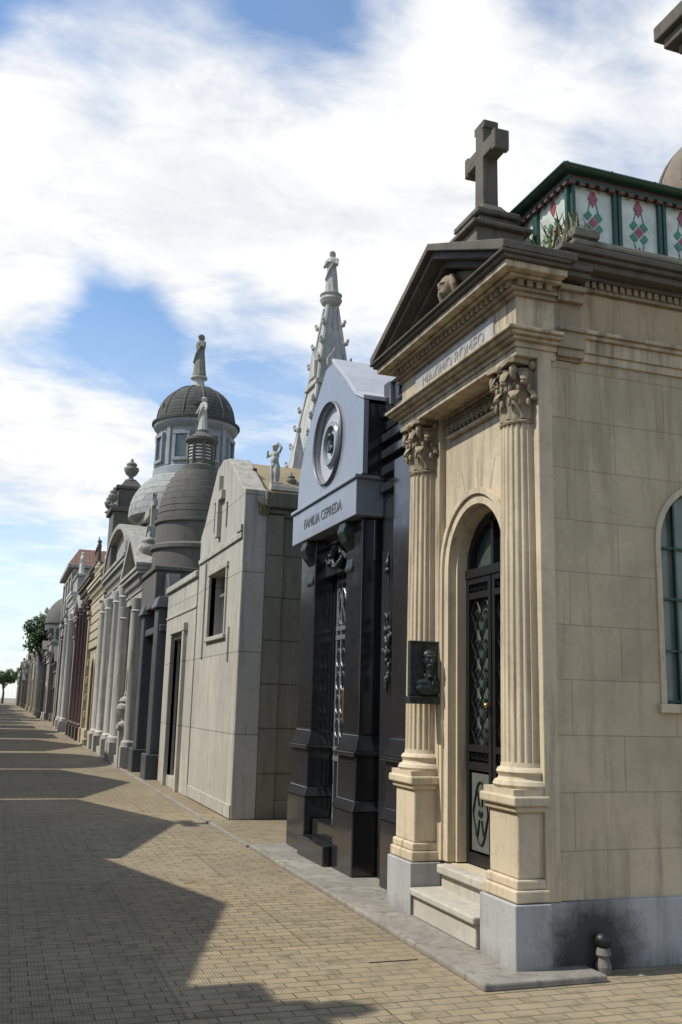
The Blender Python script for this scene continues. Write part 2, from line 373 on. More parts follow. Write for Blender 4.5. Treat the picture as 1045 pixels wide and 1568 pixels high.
# ================================================================ A : cream mausoleum (foreground)
A=Bld('cream_classical_mausoleum')
YC=6.47
WX=3.38
A.part('front_wall',[prism(rectp(5.5,7.5,.42,4.02),WX,WX+.22,'x',[archp(YC,.47,.43,2.70,24)])],CREAM)
sidearch=archp(4.74,.46,1.66,2.78,24)
A.part('side_wall',[prism(rectp(WX+.222,6.4,.42,4.6),5.5,5.75,'y',[sidearch])],CREAMJ)
A.part('other_walls',[box(6.2,6.39,5.76,7.49,.0,4.6),box(WX+.23,6.2,7.3,7.5,0,4.6),box(WX+.23,6.38,5.8,7.29,4.45,4.59)],CREAM)
A.part('grey_plinth',[box(WX-.03,6.43,5.47,YC-.48,0,.42),box(WX-.03,6.43,YC+.48,7.51,0,.42)],PLINTH,bevel=.01)
A.part('corner_pilaster',[box(WX-.06,WX+.05,5.462,5.9,.423,4.018),box(WX-.06,WX+.2,7.05,7.52,.423,4.018),box(WX-.04,WX+.1,5.9,6.0,.423,4.0)],CREAM,bevel=.006)
A.part('corner_strip',[box(WX+.052,WX+.224,5.48,5.7,.424,4.016)],CREAMJ,bevel=.004)
def ringarch(c,r0,r1,zs,z0,n=24):
    o=[(c+r1,z0)]+[(c+r1*math.cos(pi*i/n),zs+r1*math.sin(pi*i/n)) for i in range(n+1)]+[(c-r1,z0)]
    i_=[(c-r0,z0)]+[(c-r0*math.cos(pi*i/n),zs+r0*math.sin(pi*i/n)) for i in range(n+1)]+[(c+r0,z0)]
    return o+i_
A.part('door_arch_surround',[prism(ringarch(YC,.455,.56,2.70,.44),WX-.035,WX+.06,'x'),prism(ringarch(YC,.53,.575,2.70,.44),WX-.055,WX-.03,'x'),prism(ringarch(YC,.42,.468,2.70,.44),WX+.03,WX+.2,'x')],CREAM,bevel=.006)
g=[]
for i in range(9):
    a=pi*(i+.5)/9; r1=min(.82,.36/abs(math.cos(a)+1e-6)*1.0) if abs(math.cos(a))>.6 else .82
    if r1>.6: g.append(tube([(WX-.0,YC+.575*math.cos(a),2.7+.575*math.sin(a)),(WX-.0,YC+r1*math.cos(a),2.7+r1*math.sin(a))],.0025,4))
A.part('voussoir_joint',g,CREAMD)
A.part('side_window_surround',[prism(ringarch(4.74,.43,.475,2.78,1.66),5.485,5.55,'y'),box(4.24,5.24,5.46,5.6,1.6,1.66)],CREAM,bevel=.006)
g=[]
for i in range(7):
    a=pi*(i+.5)/7
    g.append(tube([(4.74+.475*math.cos(a),5.501,2.78+.475*math.sin(a)),(4.74+.95*math.cos(a),5.501,2.78+.95*math.sin(a))],.002,4))
A.part('side_voussoir_joint',g,stone('joint_dark_cream',(.34,.28,.19)))  # joint lines in a darker cream than the ashlar
A.part('side_window_glass',[box(4.3,5.2,5.64,5.66,1.66,3.3)],GLASSW)
g=[prism(ringarch(4.74,.40,.432,2.78,1.7),5.58,5.62,'y')]
for x in (4.52,4.74,4.96): g.append(box(x-.008,x+.008,5.6,5.63,1.66,3.2))
for z in (1.68,2.03,2.4,2.77): g.append(box(4.3,5.2,5.605,5.625,z-.008,z+.008))
A.part('side_window_bars',g,GREENI)
def column(b,cx,cy,mat,ped=True):
    if ped:
        b.part('pedestal_plinth',[box(3.085,WX-.035,cy-.235,cy+.235,.0,.42)],PLINTH,bevel=.008)
        b.part('pedestal_die',[box(3.1,WX-.03,cy-.22,cy+.22,.424,.5),box(3.115,WX-.03,cy-.205,cy+.205,.5,.56),box(3.135,WX-.03,cy-.185,cy+.185,.56,.96),box(3.11,WX-.03,cy-.21,cy+.21,.96,1.0),box(3.085,WX-.03,cy-.235,cy+.235,1.0,1.06)],mat,bevel=.012)
    r=.152
    b.part('column_base',[box(cx-.2,cx+.05,cy-.2,cy+.2,1.06,1.1),lathe(cx,cy,[(.2,1.1),(.212,1.12),(.2,1.145),(.178,1.155),(.172,1.17),(.178,1.185),(.188,1.2),(.178,1.22),(.16,1.23),(.155,1.26)],48)],mat,smooth='auto')
    ps=[(r*(1.02-.12*((z-1.25)/2.3)**1.5),z) for z in [1.25+i*2.3/8 for i in range(9)]]
    b.part('fluted_shaft',[lathe(cx,cy,ps,176,fl=22,fd=.075)],mat,smooth='auto')
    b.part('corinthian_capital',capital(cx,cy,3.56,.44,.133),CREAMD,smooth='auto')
column(A,3.30,5.67,CREAM); column(A,3.30,7.27,CREAM)
EY0,EY1=5.46,7.50; EX=WX+.09
A.part('architrave',stack(3.15,EX,EY0,EY1,[(0,4.0,4.06),(.015,4.06,4.10),(.05,4.10,4.125),(.085,4.125,4.15),(.11,4.15,4.175)]),CREAM,bevel=.006)
A.part('frieze',[box(3.16,EX,EY0+.01,EY1-.01,4.175,4.44)],CREAM)
A.part('inscription_tablet',[box(3.148,3.17,5.78,7.18,4.2,4.41)],stone('tablet_marble',(.40,.38,.34),damt=.8,rough=.5),bevel=.006)
text(A,'inscription','MAXIMO ROMEO',3.146,YC,4.25,.15,LETTER,.003,.95)
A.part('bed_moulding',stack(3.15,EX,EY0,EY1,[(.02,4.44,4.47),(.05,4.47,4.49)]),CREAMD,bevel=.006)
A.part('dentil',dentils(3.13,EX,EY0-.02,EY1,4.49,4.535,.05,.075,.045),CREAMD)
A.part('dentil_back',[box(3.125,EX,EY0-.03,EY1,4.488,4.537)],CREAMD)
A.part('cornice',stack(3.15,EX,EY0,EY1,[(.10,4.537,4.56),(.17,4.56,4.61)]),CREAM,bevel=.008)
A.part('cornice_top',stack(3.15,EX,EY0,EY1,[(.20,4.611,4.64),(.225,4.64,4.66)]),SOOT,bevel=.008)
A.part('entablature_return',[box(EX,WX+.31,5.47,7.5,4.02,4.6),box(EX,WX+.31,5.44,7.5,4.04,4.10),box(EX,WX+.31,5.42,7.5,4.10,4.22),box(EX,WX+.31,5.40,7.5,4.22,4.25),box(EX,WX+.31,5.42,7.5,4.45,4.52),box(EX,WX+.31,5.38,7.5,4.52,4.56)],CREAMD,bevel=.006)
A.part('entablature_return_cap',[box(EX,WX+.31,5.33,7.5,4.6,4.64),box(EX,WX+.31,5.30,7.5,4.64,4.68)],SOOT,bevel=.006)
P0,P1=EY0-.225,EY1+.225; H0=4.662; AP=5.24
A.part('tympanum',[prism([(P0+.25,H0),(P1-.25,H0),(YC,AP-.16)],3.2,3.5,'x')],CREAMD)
A.part('raking_cornice',[prism([(P0,4.664),(P0,4.72),(YC,AP+.03),(P1,4.72),(P1,4.664),(P1-.05,4.664),(YC,AP-.03),(P0+.05,4.664)],2.93,3.52,'x'),
                         prism([(P0+.06,4.664),(YC,AP-.03),(P1-.06,4.664),(P1-.16,4.664),(YC,AP-.09),(P0+.16,4.664)],2.98,3.51,'x'),
                         prism([(P0+.17,4.664),(YC,AP-.09),(P1-.17,4.664),(P1-.27,4.664),(YC,AP-.15),(P0+.27,4.664)],3.08,3.5,'x')],SOOT,bevel=.006)
hd=head((3.12,YC,4.92),.19); hd+=[ell((3.16,YC,4.77),(.06,.14,.08))]
for kk in (-1,1):
    for j in range(5):
        hd.append(tube([(3.17,YC+kk*.1,4.82-j*.02),(3.15,YC+kk*(.2+j*.02),4.86-j*.035),(3.17,YC+kk*(.5-j*.05),4.77-j*.012)],[.03,.025,.01]))
    hd.append(tube([(3.11,YC+kk*.09,4.99),(3.11,YC+kk*.12,4.9),(3.13,YC+kk*.11,4.8)],[.03,.03,.02]))
A.part('tympanum_head_relief',hd,CREAMD,remesh=.008)
g=[]
for i in range(13):
    y=6.02+i*.075
    g.append(tube([(WX-.03,y+.03*math.cos(t*.5),3.90+.03*math.sin(t*.5)) for t in range(14)],.011,6)); g.append(ell((WX-.03,y,3.9),(.012,.012,.012),6,5))
    g.append(leaf(WX-.01,y+.037,pi,.02,3.84,.1,.04,.04))
A.part('garland_frieze',g,CREAMD)
A.part('recessed_panel_moulding',[box(WX-.04,WX+.02,6.01,6.96,3.8,3.825),box(WX-.05,WX+.02,6.01,6.96,3.97,3.998)],CREAM,bevel=.006)
BX0,BX1=WX+.27,6.4
A.part('body_string_course',stack(BX0-.02,BX1,5.5,7.5,[(.02,4.04,4.10),(.035,4.10,4.20),(.06,4.20,4.23),(.085,4.23,4.26)]),CREAM,bevel=.006)
A.part('body_frieze',[box(BX0-.01,BX1,5.49,7.51,4.262,4.56)],stone('cream_frieze_stained',(.42,.32,.20),dirt=(.1,.06,.03),damt=1.4,streak=.6))
A.part('body_egg_moulding',dentils(BX0,BX1,5.47,7.5,4.60,4.645,.03,.06,.035)+stack(BX0,BX1,5.5,7.5,[(.04,4.575,4.598),(.035,4.598,4.647)]),CREAMD)
A.part('body_cornice',stack(BX0,BX1,5.5,7.5,[(.08,4.647,4.68),(.17,4.68,4.73),(.21,4.73,4.765),(.24,4.765,4.81)]),SOOT,bevel=.008)
A.part('parapet',stack(BX0+.02,BX1,5.48,7.5,[(.02,4.812,4.92),(.05,4.92,4.96),(0.03,4.96,4.985)])+[box(3.62,3.84,5.42,5.68,4.98,5.05)],MOSS,bevel=.012)
weeds(A,'parapet_weeds',3.55,3.8,5.6,6.3,4.97,.26,70,LEAF); weeds(A,'dry_weeds',3.55,3.8,5.45,5.9,4.97,.30,50,DRYG)
A.part('cross_pedestal',[frustum(3.47,6.47,4.95,5.38,.24,.26,.22,.24),frustum(3.47,6.47,5.38,5.42,.27,.29,.27,.29),frustum(3.47,6.47,5.42,5.52,.19,.21,.16,.18),frustum(3.47,6.47,5.52,5.57,.2,.22,.2,.22),frustum(3.47,6.47,5.57,5.68,.15,.17,.085,.095)],SOOT,bevel=.012)
A.part('stone_cross',[cross(3.47,6.47,5.64,.82,.135,.14,.33,1.35)],SOOT,bevel=.014)
A.part('marble_steps',[box(3.06,3.345,YC-.52,YC+.54,.2,.25),box(3.09,3.345,YC-.5,YC+.52,.045,.2),box(3.26,3.62,YC-.475,YC+.475,.36,.425),box(3.3,3.6,YC-.47,YC+.47,.2,.36)],stone('cream_marble_step',(.50,.46,.38),damt=.9),bevel=.012)
DX=3.52
def grille(b,x,y0,y1,z0,z1):
    g=[]; n=max(1,round((y1-y0)/.15)); w=(y1-y0)/n; m=round((z1-z0)/(w*1.5)); h=(z1-z0)/m
    for i in range(n):
        for j in range(m):
            a=y0+i*w; c=z0+j*h
            g.append(tube([(x,a+w/2,c),(x,a+w,c+h/2),(x,a+w/2,c+h),(x,a,c+h/2),(x,a+w/2,c)],.0085,4))
            g.append(xf(lathe(0,0,[(.016,-.006),(.016,.006)],8),lambda p,q,r,a=a,c=c: (x+r,a+w/2+p,c+h/2+q)))
            g.append(xf(lathe(0,0,[(.024,-.008),(.024,.008)],8),lambda p,q,r,a=a,c=c: (x+r,a+w/2+p,c+q)))
    return g
g=[]
for y0,y1 in ((YC-.42,YC-.01),(YC+.01,YC+.42)):
    g+=[box(DX-.03,DX+.03,y0,y0+.045,.44,2.62),box(DX-.03,DX+.03,y1-.045,y1,.44,2.62)]
    for z0,z1 in ((.44,.52),(1.13,1.19),(1.27,1.32),(2.45,2.5),(2.57,2.62)): g.append(box(DX-.029,DX+.029,y0+.045,y1-.045,z0,z1))
    g+=grille(A,DX-.005,y0+.05,y1-.05,1.32,2.45)
    for zz in (1.195,2.505):
        n=4; w=(y1-y0-.1)/n
        for i in range(n):
            a=y0+.05+i*w; hh=.06
            g.append(tube([(DX-.01,a+w*.1,zz+.005),(DX-.01,a+w*.1,zz+hh),(DX-.01,a+w*.85,zz+hh),(DX-.01,a+w*.85,zz+.02),(DX-.01,a+w*.4,zz+.02),(DX-.01,a+w*.4,zz+.04)],.005,4))
A.part('iron_door_leaves',g,IRON)
A.part('door_lower_panel',[box(DX-.012,DX+.0,YC-.36,YC-.06,.54,1.11),box(DX-.012,DX+.0,YC+.06,YC+.36,.54,1.11)],DPAN)
g=[]
for yc in (YC-.21,YC+.21):
    g.append(tube([(DX-.018,yc+.12*math.cos(t/24*2*pi)*(1-.25*(abs(math.sin(t/24*4*pi)))),.82+.23*math.sin(t/24*2*pi)) for t in range(25)],.007,4))
    for s in (-1,1):
        for q in (-1,1): g.append(tube([(DX-.018,yc+s*(.02+.035*u),.82+q*(.05+.12*math.sin(u*1.4))) for u in [i/6*1.6 for i in range(7)]],.007,4))
    g.append(ell((DX-.02,yc,.82),(.012,.03,.03)))
A.part('door_panel_ornament',g,IRON)
A.part('door_glass',[box(DX+.035,DX+.045,YC-.44,YC+.44,1.2,3.2)],GLASS)
A.part('transom_frame',[prism(ringarch(YC,.38,.44,2.66,2.64),DX-.02,DX+.03,'x'),box(DX-.04,DX+.03,YC-.44,YC+.44,2.62,2.69),box(DX-.02,DX+.03,YC-.02,YC+.02,2.69,3.07)],IRON)
A.part('transom_louvre',[box(DX-.0,DX+.02,YC-.16,YC-.12,2.7,2.98)],GRYL)
A.part('door_knob',[ell((DX-.06,YC+.03,1.62),(.022,.02,.02))],GLD,smooth=True)
Q=Bld('bronze_bust_plaque')
Q.part('plaque',[box(3.07,3.4,7.06,7.1,1.68,2.12),box(3.06,3.41,7.03,7.11,1.62,1.68),box(3.07,3.09,7.045,7.06,1.69,2.12),box(3.38,3.4,7.045,7.06,1.69,2.12),box(3.09,3.38,7.046,7.06,2.10,2.12)],BRONZE,bevel=.006)
bc=3.235
# portrait relief: long face, brow, nose, moustache, collar and lapels
hb=[ell((bc,7.045,1.965),(.052,.045,.075)),ell((bc,7.045,2.005),(.058,.045,.045)),ell((bc,7.035,1.915),(.036,.035,.035)),
    tube([(bc,7.0,1.985),(bc,6.987,1.945)],[.008,.013],6),ell((bc,7.002,1.995),(.042,.012,.008)),ell((bc,7.0,1.925),(.026,.012,.008)),
    ell((bc-.056,7.05,1.96),(.01,.012,.022)),ell((bc+.056,7.05,1.96),(.01,.012,.022)),
    tube([(bc,7.045,1.91),(bc,7.05,1.83)],[.034,.042]),ell((bc,7.06,1.785),(.13,.045,.05)),ell((bc,7.055,1.74),(.125,.045,.055)),
    tube([(bc-.05,7.02,1.855),(bc-.01,7.0,1.77),(bc,7.0,1.72)],[.014,.014,.008],6),tube([(bc+.05,7.02,1.855),(bc+.01,7.0,1.77),(bc,7.0,1.72)],[.014,.014,.008],6),
    ell((bc,7.008,1.835),(.024,.012,.012))]
Q.part('bust',hb,BRONZE,remesh=.0038)
W=Bld('wall_foot_spigot')
W.part('spigot',[lathe(0,0,[(.045,0),(.05,.05),(.035,.1),(.05,.12),(.04,.16)],16)],STATD)
W.e.location=(3.68,5.40,.0)
W.part('iron_ball',[ell((0,0,.2),(.055,.055,.05)),lathe(0,0,[(.03,.0),(.025,.03)],12),tube([(0,0,.2),(0,.07,.2)],.02)],IRON,smooth=True)

Lx0,Lx1,Ly0,Ly1,Lz0,Lz1=3.80,6.2,5.74,7.2,5.0,5.60
LN=Bld('stained_glass_roof_lantern')
g=[];gk=[];gg=[];w=.405
def motif(cx,z0,z1,put):
    zc=(z0+z1)/2; hh=(z1-z0)/2
    put(gk,[(cx,zc+.05),(cx+.042,zc),(cx,zc-.05),(cx-.042,zc)])
    for s in (-1,1):
        for q in (-1,1): put(gg,[(cx+s*.008,zc+q*.062),(cx+s*.045,zc+q*.095),(cx+s*.088,zc+q*.045),(cx+s*.052,zc+q*.008)])
    for q in (-1,1): put(gk,[(cx,zc+q*(hh*.48)),(cx+.045,zc+q*hh*.75),(cx+.012,zc+q*hh),(cx-.012,zc+q*hh),(cx-.045,zc+q*hh*.75)])
def puty(l,p): l.append(prism(p,Ly0-.006,Ly0+.0,'y'))
def putx(l,p): l.append(prism(p,Lx0-.006,Lx0+.0,'x'))
x=Lx0
while x<Lx1-.1:
    g+=[box(x,x+.03,Ly0-.03,Ly0+.02,Lz0,Lz1),box(x+w-.03,x+w,Ly0-.03,Ly0+.02,Lz0,Lz1)]
    motif(x+w/2,Lz0+.04,Lz1-.03,puty)
    for q in (-1,1):
        for s in (-1,1): g.append(tube([(x+w/2+s*.045,Ly0-.004,(Lz0+Lz1)/2+q*.095),(x+w/2+s*.02,Ly0-.004,(Lz0+Lz1)/2+q*.2)],.003,4))
    x+=w+.015
g+=[box(Lx0,Lx1,Ly0-.035,Ly0+.02,Lz0-.03,Lz0+.03),box(Lx0-.035,Lx0+.02,Ly0,Ly1,Lz0-.03,Lz0+.03)]
y=Ly0
while y<Ly1-.1:
    g+=[box(Lx0-.03,Lx0+.02,y,y+.03,Lz0,Lz1),box(Lx0-.03,Lx0+.02,y+.44,y+.47,Lz0,Lz1)]
    motif(y+.235,Lz0+.04,Lz1-.03,putx); y+=.475
g+=[box(Lx0-.05,Lx1,Ly0-.05,Ly1+.05,Lz1-.002,Lz1+.025),box(Lx0-.10,Lx1,Ly0-.10,Ly1+.1,Lz1+.055,Lz1+.07)]
LN.part('metal_frame',g,GREENI)
LN.part('red_eave_trim',[box(Lx0-.035,Lx1,Ly0-.035,Ly1,Lz1+.025,Lz1+.055)]+dentils(Lx0-.035,Lx1,Ly0-.035,Ly1,Lz1-.03,Lz1+.0,.02,.09,.05),BRICKR)
LN.part('opal_glass',[box(Lx0+.0,Lx1-.01,Ly0+.0,Ly1,Lz0,Lz1-.01)],GPALE)
LN.part('pink_diamonds',gk,GPINK); LN.part('green_quatrefoils',gg,GGRN)
yc=(Ly0+Ly1)/2
rv=[(Lx0-.12,Ly0-.12,Lz1+.073),(Lx1,Ly0-.12,Lz1+.073),(Lx1,Ly1+.12,Lz1+.073),(Lx0-.12,Ly1+.12,Lz1+.073),(Lx0+.5,yc,Lz1+.3),(Lx1,yc,Lz1+.3)]
LN.part('glass_hip_roof',[(rv,[(0,1,5,4),(2,3,4,5),(0,4,3),(1,2,5),(0,3,2,1)])],GROOF)
g=[]
for i in range(7):
    xx=Lx0-.1+i*.4; g.append(tube([(xx,Ly0-.13,Lz1+.085),(max(xx,Lx0+.5),yc,Lz1+.31)],.012,4))
g.append(tube([(Lx0-.12,Ly0-.12,Lz1+.08),(Lx0-.12,Ly1+.12,Lz1+.08)],.014,5)); g.append(tube([(Lx0-.12,Ly0-.12,Lz1+.08),(Lx1,Ly0-.12,Lz1+.08)],.014,5))
LN.part('roof_glazing_bars',g,GREENI)

# ================================================================ B : black art-deco mausoleum
B=Bld('black_granite_mausoleum')
bc=9.63
B.part('core',[box(3.62,6,7.53,10.72,0,4.1),box(3.42,6,7.53,8.56,.0,4.3)],BLK)
def pier(y0,y1,x,zt):
    yc=(y0+y1)/2; w=(y1-y0)/2; cx=(x+3.7)/2; hx=(3.7-x)/2
    return [frustum(cx,yc,1.16,1.32,hx+.05,w+.05,hx,w),box(x,3.7,y0,y1,1.32,zt),frustum(cx,yc,1.12,1.16,hx+.07,w+.07,hx+.07,w+.07),
            box(x-.03,3.72,y0-.03,y1+.03,.72,1.12),frustum(cx,yc,.62,.72,hx+.08,w+.08,hx+.035,w+.035),box(x-.06,3.73,y0-.06,y1+.06,.045,.62)]
B.part('pier_far',pier(10.15,10.68,3.24,3.42),BLK,bevel=.01)
B.part('pier_near',pier(8.66,9.1,3.24,3.42),BLK,bevel=.01)
B.part('pier_wing',pier(7.68,8.1,3.34,3.9),BLK,bevel=.01)
B.part('lintel',[box(3.36,3.7,8.65,10.7,3.0,3.42),box(3.3,3.7,9.15,10.15,3.32,3.43)],BLK,bevel=.01)
def console(y):
    p=[(3.36,2.86),(3.3,2.88),(3.22,2.95),(3.24,3.05),(3.26,3.12),(3.17,3.22),(3.13,3.32),(3.15,3.42),(3.5,3.42),(3.5,2.86)]
    g=[prism(p,y-.09,y+.09,'y')]
    for (cx,cz,r) in ((3.2,3.33,.07),(3.27,2.95,.05)):
        g.append(xf(lathe(0,0,[(r,-.1),(r,.1)],20),lambda a,b_,c,cx=cx,cz=cz:(cx+a,y+c,cz+b_)))
    return g
B.part('scroll_console',console(9.0)+console(10.3),BRONZE,bevel=.004)
g=[tube([(3.33,9.64+.16*math.cos(t/20*2*pi),3.17+.1*math.sin(t/20*2*pi)) for t in range(21)],.03,6)]
for i in range(24):
    a=i/24*2*pi; g.append(ell((3.31+random.uniform(-.02,.02),9.64+.17*math.cos(a),3.17+.11*math.sin(a)),(.03,.03,.025),6,5))
for s in (-1,1): g.append(tube([(3.33,9.64+s*.18,3.2),(3.33,9.64+s*.3,3.12),(3.33,9.64+s*.42,3.2)],[.03,.025,.01],6))
B.part('wreath',g,BRONZE,smooth=True)
B.part('name_band',[box(3.13,3.7,8.56,10.74,3.43,3.8),box(3.105,3.7,8.53,10.76,3.8,3.84)],GRYP,bevel=.008)
text(B,'family_name','FAMILIA CEPREDA',3.128,9.63,3.56,.16,BLET,.003)
prof=[(8.56,3.842),(10.70,3.842),(10.70,4.0),(10.66,4.25),(10.48,4.62),(bc+.5,5.0),(bc+.12,5.33),(bc-.12,5.33),(bc-.55,5.0),(8.75,4.72),(8.5,4.6),(8.5,3.842)]
B.part('gable_front',[prism(prof,3.17,3.225,'x',[circp(9.6,4.42,.44,48)])],GRYP,bevel=.004)
gb=[(8.53,3.844),(10.68,3.844),(10.64,4.25),(10.46,4.6),(bc+.48,4.97),(bc,5.31),(bc-.5,4.99),(8.53,4.58)]
B.part('gable_body',[prism([(p[0]+(.002 if p[0]<bc else -.002),p[1]) for p in gb],3.229,3.55,'x')],BLK)
B.part('gable_sky_sheen',[prism([(8.49,4.605),(8.75,4.725),(bc-.55,5.005),(bc-.1,5.345),(bc-.1,5.39),(bc-.58,5.04),(8.72,4.76),(8.49,4.65)],3.16,3.9,'x')],GRYL,bevel=.005)  # pale colour stands for sky mirrored in the polished slope
def disc(yc,zc,x0,prof,n=48,closed=False):
    return xf(lathe(0,0,prof,n,closed=closed),lambda a,b_,c:(x0-c,yc+a,zc+b_))
B.part('roundel',[disc(9.6,4.42,3.226,[(.438,0),(.438,.004),(.01,.004)])],GRYL)
B.part('roundel_ring',[disc(9.6,4.42,3.222,[(.25,-.002),(.25,.03),(.235,.045),(.2,.045),(.19,.02),(.19,-.002)],closed=True)],GRYP,smooth='auto')
B.part('roundel_rim',[disc(9.6,4.42,3.17,[(.475,-.01),(.475,.02),(.46,.035),(.445,.02),(.441,-.03)],closed=True)],BLET,smooth='auto')
figs=[tube([(3.2,9.6,4.32),(3.2,9.6,4.48)],[.04,.03])]+head((3.19,9.6,4.5),.08)+[ell((3.2,9.6,4.36),(.025,.075,.045))]
B.part('roundel_bust',figs,BRONZE,remesh=.008)
g=[box(3.4,6,7.53,8.55,4.3,4.42),box(3.36,6,7.6,8.5,4.42,4.47),box(3.4,6,7.53,8.55,4.47,4.8)]
for z in (3.65,3.82,3.99,4.16): g.append(box(3.36,3.5,7.56,8.52,z,z+.09))
B.part('wing_bands',g,BLK,bevel=.01)
c=8.0
B.part('greek_key',[tube([(3.385,c+.3,4.52),(3.385,c+.3,4.75),(3.385,c-.3,4.75),(3.385,c-.3,4.52),(3.385,c+.12,4.52),(3.385,c+.12,4.66),(3.385,c-.12,4.66)],.02,4)],GRYP)
B.part('door_reveal',[box(3.5,3.7,9.12,9.2,.4,3.0),box(3.5,3.7,10.06,10.14,.4,3.0)],GRYP,bevel=.006)
B.part('door_glass',[box(3.6,3.615,9.2,10.08,.4,3.0)],GLASS)
g=[]
for y in (9.2,9.38,9.56,9.63,9.7,9.88,10.02): g.append(box(3.48,3.51,y,y+.035,.4,3.0))
for z in (.4,1.0,1.1,2.3,2.4,2.92): g.append(box(3.475,3.515,9.2,10.06,z,z+.05))
for y in (9.45,9.86): g.append(tube([(3.48,y+.13*math.cos(t/16*2*pi),2.66+.2*math.sin(t/16*2*pi)) for t in range(17)],.012,5)); g.append(tube([(3.48,y-.13,2.46),(3.48,y+.13,2.9)],.01,4)); g.append(tube([(3.48,y+.13,2.46),(3.48,y-.13,2.9)],.01,4))
for z in (1.25,1.5,1.75,2.0):
    for y in (9.47,9.8,9.95): g.append(tube([(3.48,y+.07*math.cos(t/12*2*pi),z+.1+.1*math.sin(t/12*2*pi)) for t in range(13)],.008,4))
B.part('door_ironwork',g,plain('silvered_iron',(.26,.27,.28),rough=.35,metal=.5))
B.part('door_handle',[tube([(3.46,9.6,1.4),(3.42,9.6,1.45),(3.42,9.6,1.75),(3.46,9.6,1.8)],.014)],GLD)
B.part('step',[box(3.1,3.7,9.2,10.05,.045,.24),box(3.26,3.7,9.22,10.04,.24,.4)],BLK,bevel=.012)
g=[tube([(3.39,8.3,3.0),(3.385,8.3,2.35)],[.008,.01])]
for i in range(46):
    s=random.random(); ww=.075*math.sin(min(1,s*1.25+.12)*pi)**.7
    g.append(ell((3.385+random.uniform(-.02,.01),8.3+random.uniform(-ww,ww),2.32-.55*s),(.02,.018+.012*random.random(),.022+.02*random.random()),8,6))
g+=[tube([(3.39,8.3,1.82),(3.39,8.3,1.68)],[.02,.004]),ell((3.37,8.3,2.86),(.03,.04,.03)),ell((3.37,8.3,2.93),(.022,.03,.04)),tube([(3.375,8.3,2.96),(3.38,8.3,3.06)],[.016,.004])]
for s in (-1,1): g.append(tube([(3.38,8.3,2.4),(3.38,8.3+s*.05,2.46),(3.38,8.3+s*.07,2.38)],[.014,.014,.006]))
B.part('bronze_drop_relief',g,BRONZE,remesh=.006)

# ================================================================ C : grey granite tomb with gable
C=Bld('grey_granite_tomb')
cf=3.13; c0,c1=13.3,16.55; cm=14.95
prof=[(c0,0),(c1,0),(c1,4.45),(c1-.25,4.6),(cm+.45,5.42),(cm,5.5),(cm-.45,5.42),(c0+.2,4.75),(c0,4.68)]
C.part('front',[prism(prof,cf,cf+.35,'x',[rectp(14.25,15.5,2.62,3.62),rectp(15.35,15.5,4.35,4.85),rectp(14.45,14.58,4.3,4.7)])],GRANF,bevel=.015)
C.part('cross_relief',[prism([(14.88,4.2),(15.05,4.2),(15.05,4.8),(15.25,4.8),(15.25,4.95),(15.05,4.95),(15.05,5.22),(14.88,5.22),(14.88,4.95),(14.68,4.95),(14.68,4.8),(14.88,4.8)],cf-.07,cf+.02,'x')],GRANF,bevel=.008)
C.part('side_walls',[box(cf+.351,5.0,c0+.06,c1-.06,0,4.3)],GRAN)
C.part('side_pilaster',[box(cf+.352,cf+.62,c0+.0,c0+.3,0,4.35),box(cf+.35,5.0,c0+.02,c0+.3,0,.25)],GRAN,bevel=.015)
C.part('coping',[box(cf+.351,5.05,c0-.0,c1,4.3,4.42),box(cf+.3,5.1,c0-.08,c1+.05,4.42,4.66)],GRAN,bevel=.02)
C.part('barrel_roof',[prism([(c0+.3,4.6),(c1-.3,4.6),(cm+.5,5.36),(cm,5.44),(cm-.5,5.36)],cf+.36,4.6,'x')],stone('sandy_roof',(.36,.28,.17)))
C.part('recess_back',[box(cf+.3,cf+.36,14.1,15.6,4.2,5.2),box(cf+.22,cf+.25,14.25,15.5,2.62,3.62)],WOOD)
C.part('opening_frame',[box(cf-.03,cf+.1,14.19,14.25,2.55,3.66),box(cf-.03,cf+.1,15.5,15.56,2.55,3.66),box(cf-.04,cf+.1,14.15,15.6,3.63,3.72),box(cf-.05,cf+.15,14.15,15.6,2.54,2.61)],GRANF,bevel=.01)
C.part('front_relief_strips',[box(cf-.03,cf+.01,13.32,16.5,3.95,4.03),box(cf-.03,cf+.02,15.85,15.97,2.3,3.9),box(cf-.03,cf+.02,13.9,13.98,2.2,2.7),box(cf-.04,cf+.02,13.32,13.6,4.05,4.15),box(cf-.02,cf+.02,13.31,16.5,.02,.2)],GRANF,bevel=.006)
C.part('window_bars',[box(cf+.17,cf+.19,14.25+i*.2,14.27+i*.2,2.62,3.3) for i in range(1,6)]+[box(cf+.16,cf+.2,14.25,15.5,3.28,3.33)],STATD)
weeds(C,'hanging_weeds',3.35,3.5,13.24,13.3,4.3,.42,22,DRYG)
V=Bld('white_marble_mausoleum')
V.part('body',[box(3.75,6.2,13.9,16.5,4.5,4.72)]+stack(3.75,6.2,13.9,16.5,[(.04,4.72,4.82),(.1,4.82,4.9)]),WHT,bevel=.01)
V.part('urn_finial',[urn(4.05,14.1,4.9,.3),urn(4.3,14.1,4.9,.28),urn(4.55,14.1,4.9,.3)],STATD,smooth=True)
PU=Bld('putto_statue'); PU.part('plinth',[box(3.66,3.86,13.86,14.08,4.9,4.96)],STAT,bevel=.01)
figure(PU,'putto',3.74,13.96,4.93,.68,'putto',STAT,(-.8,-.6))

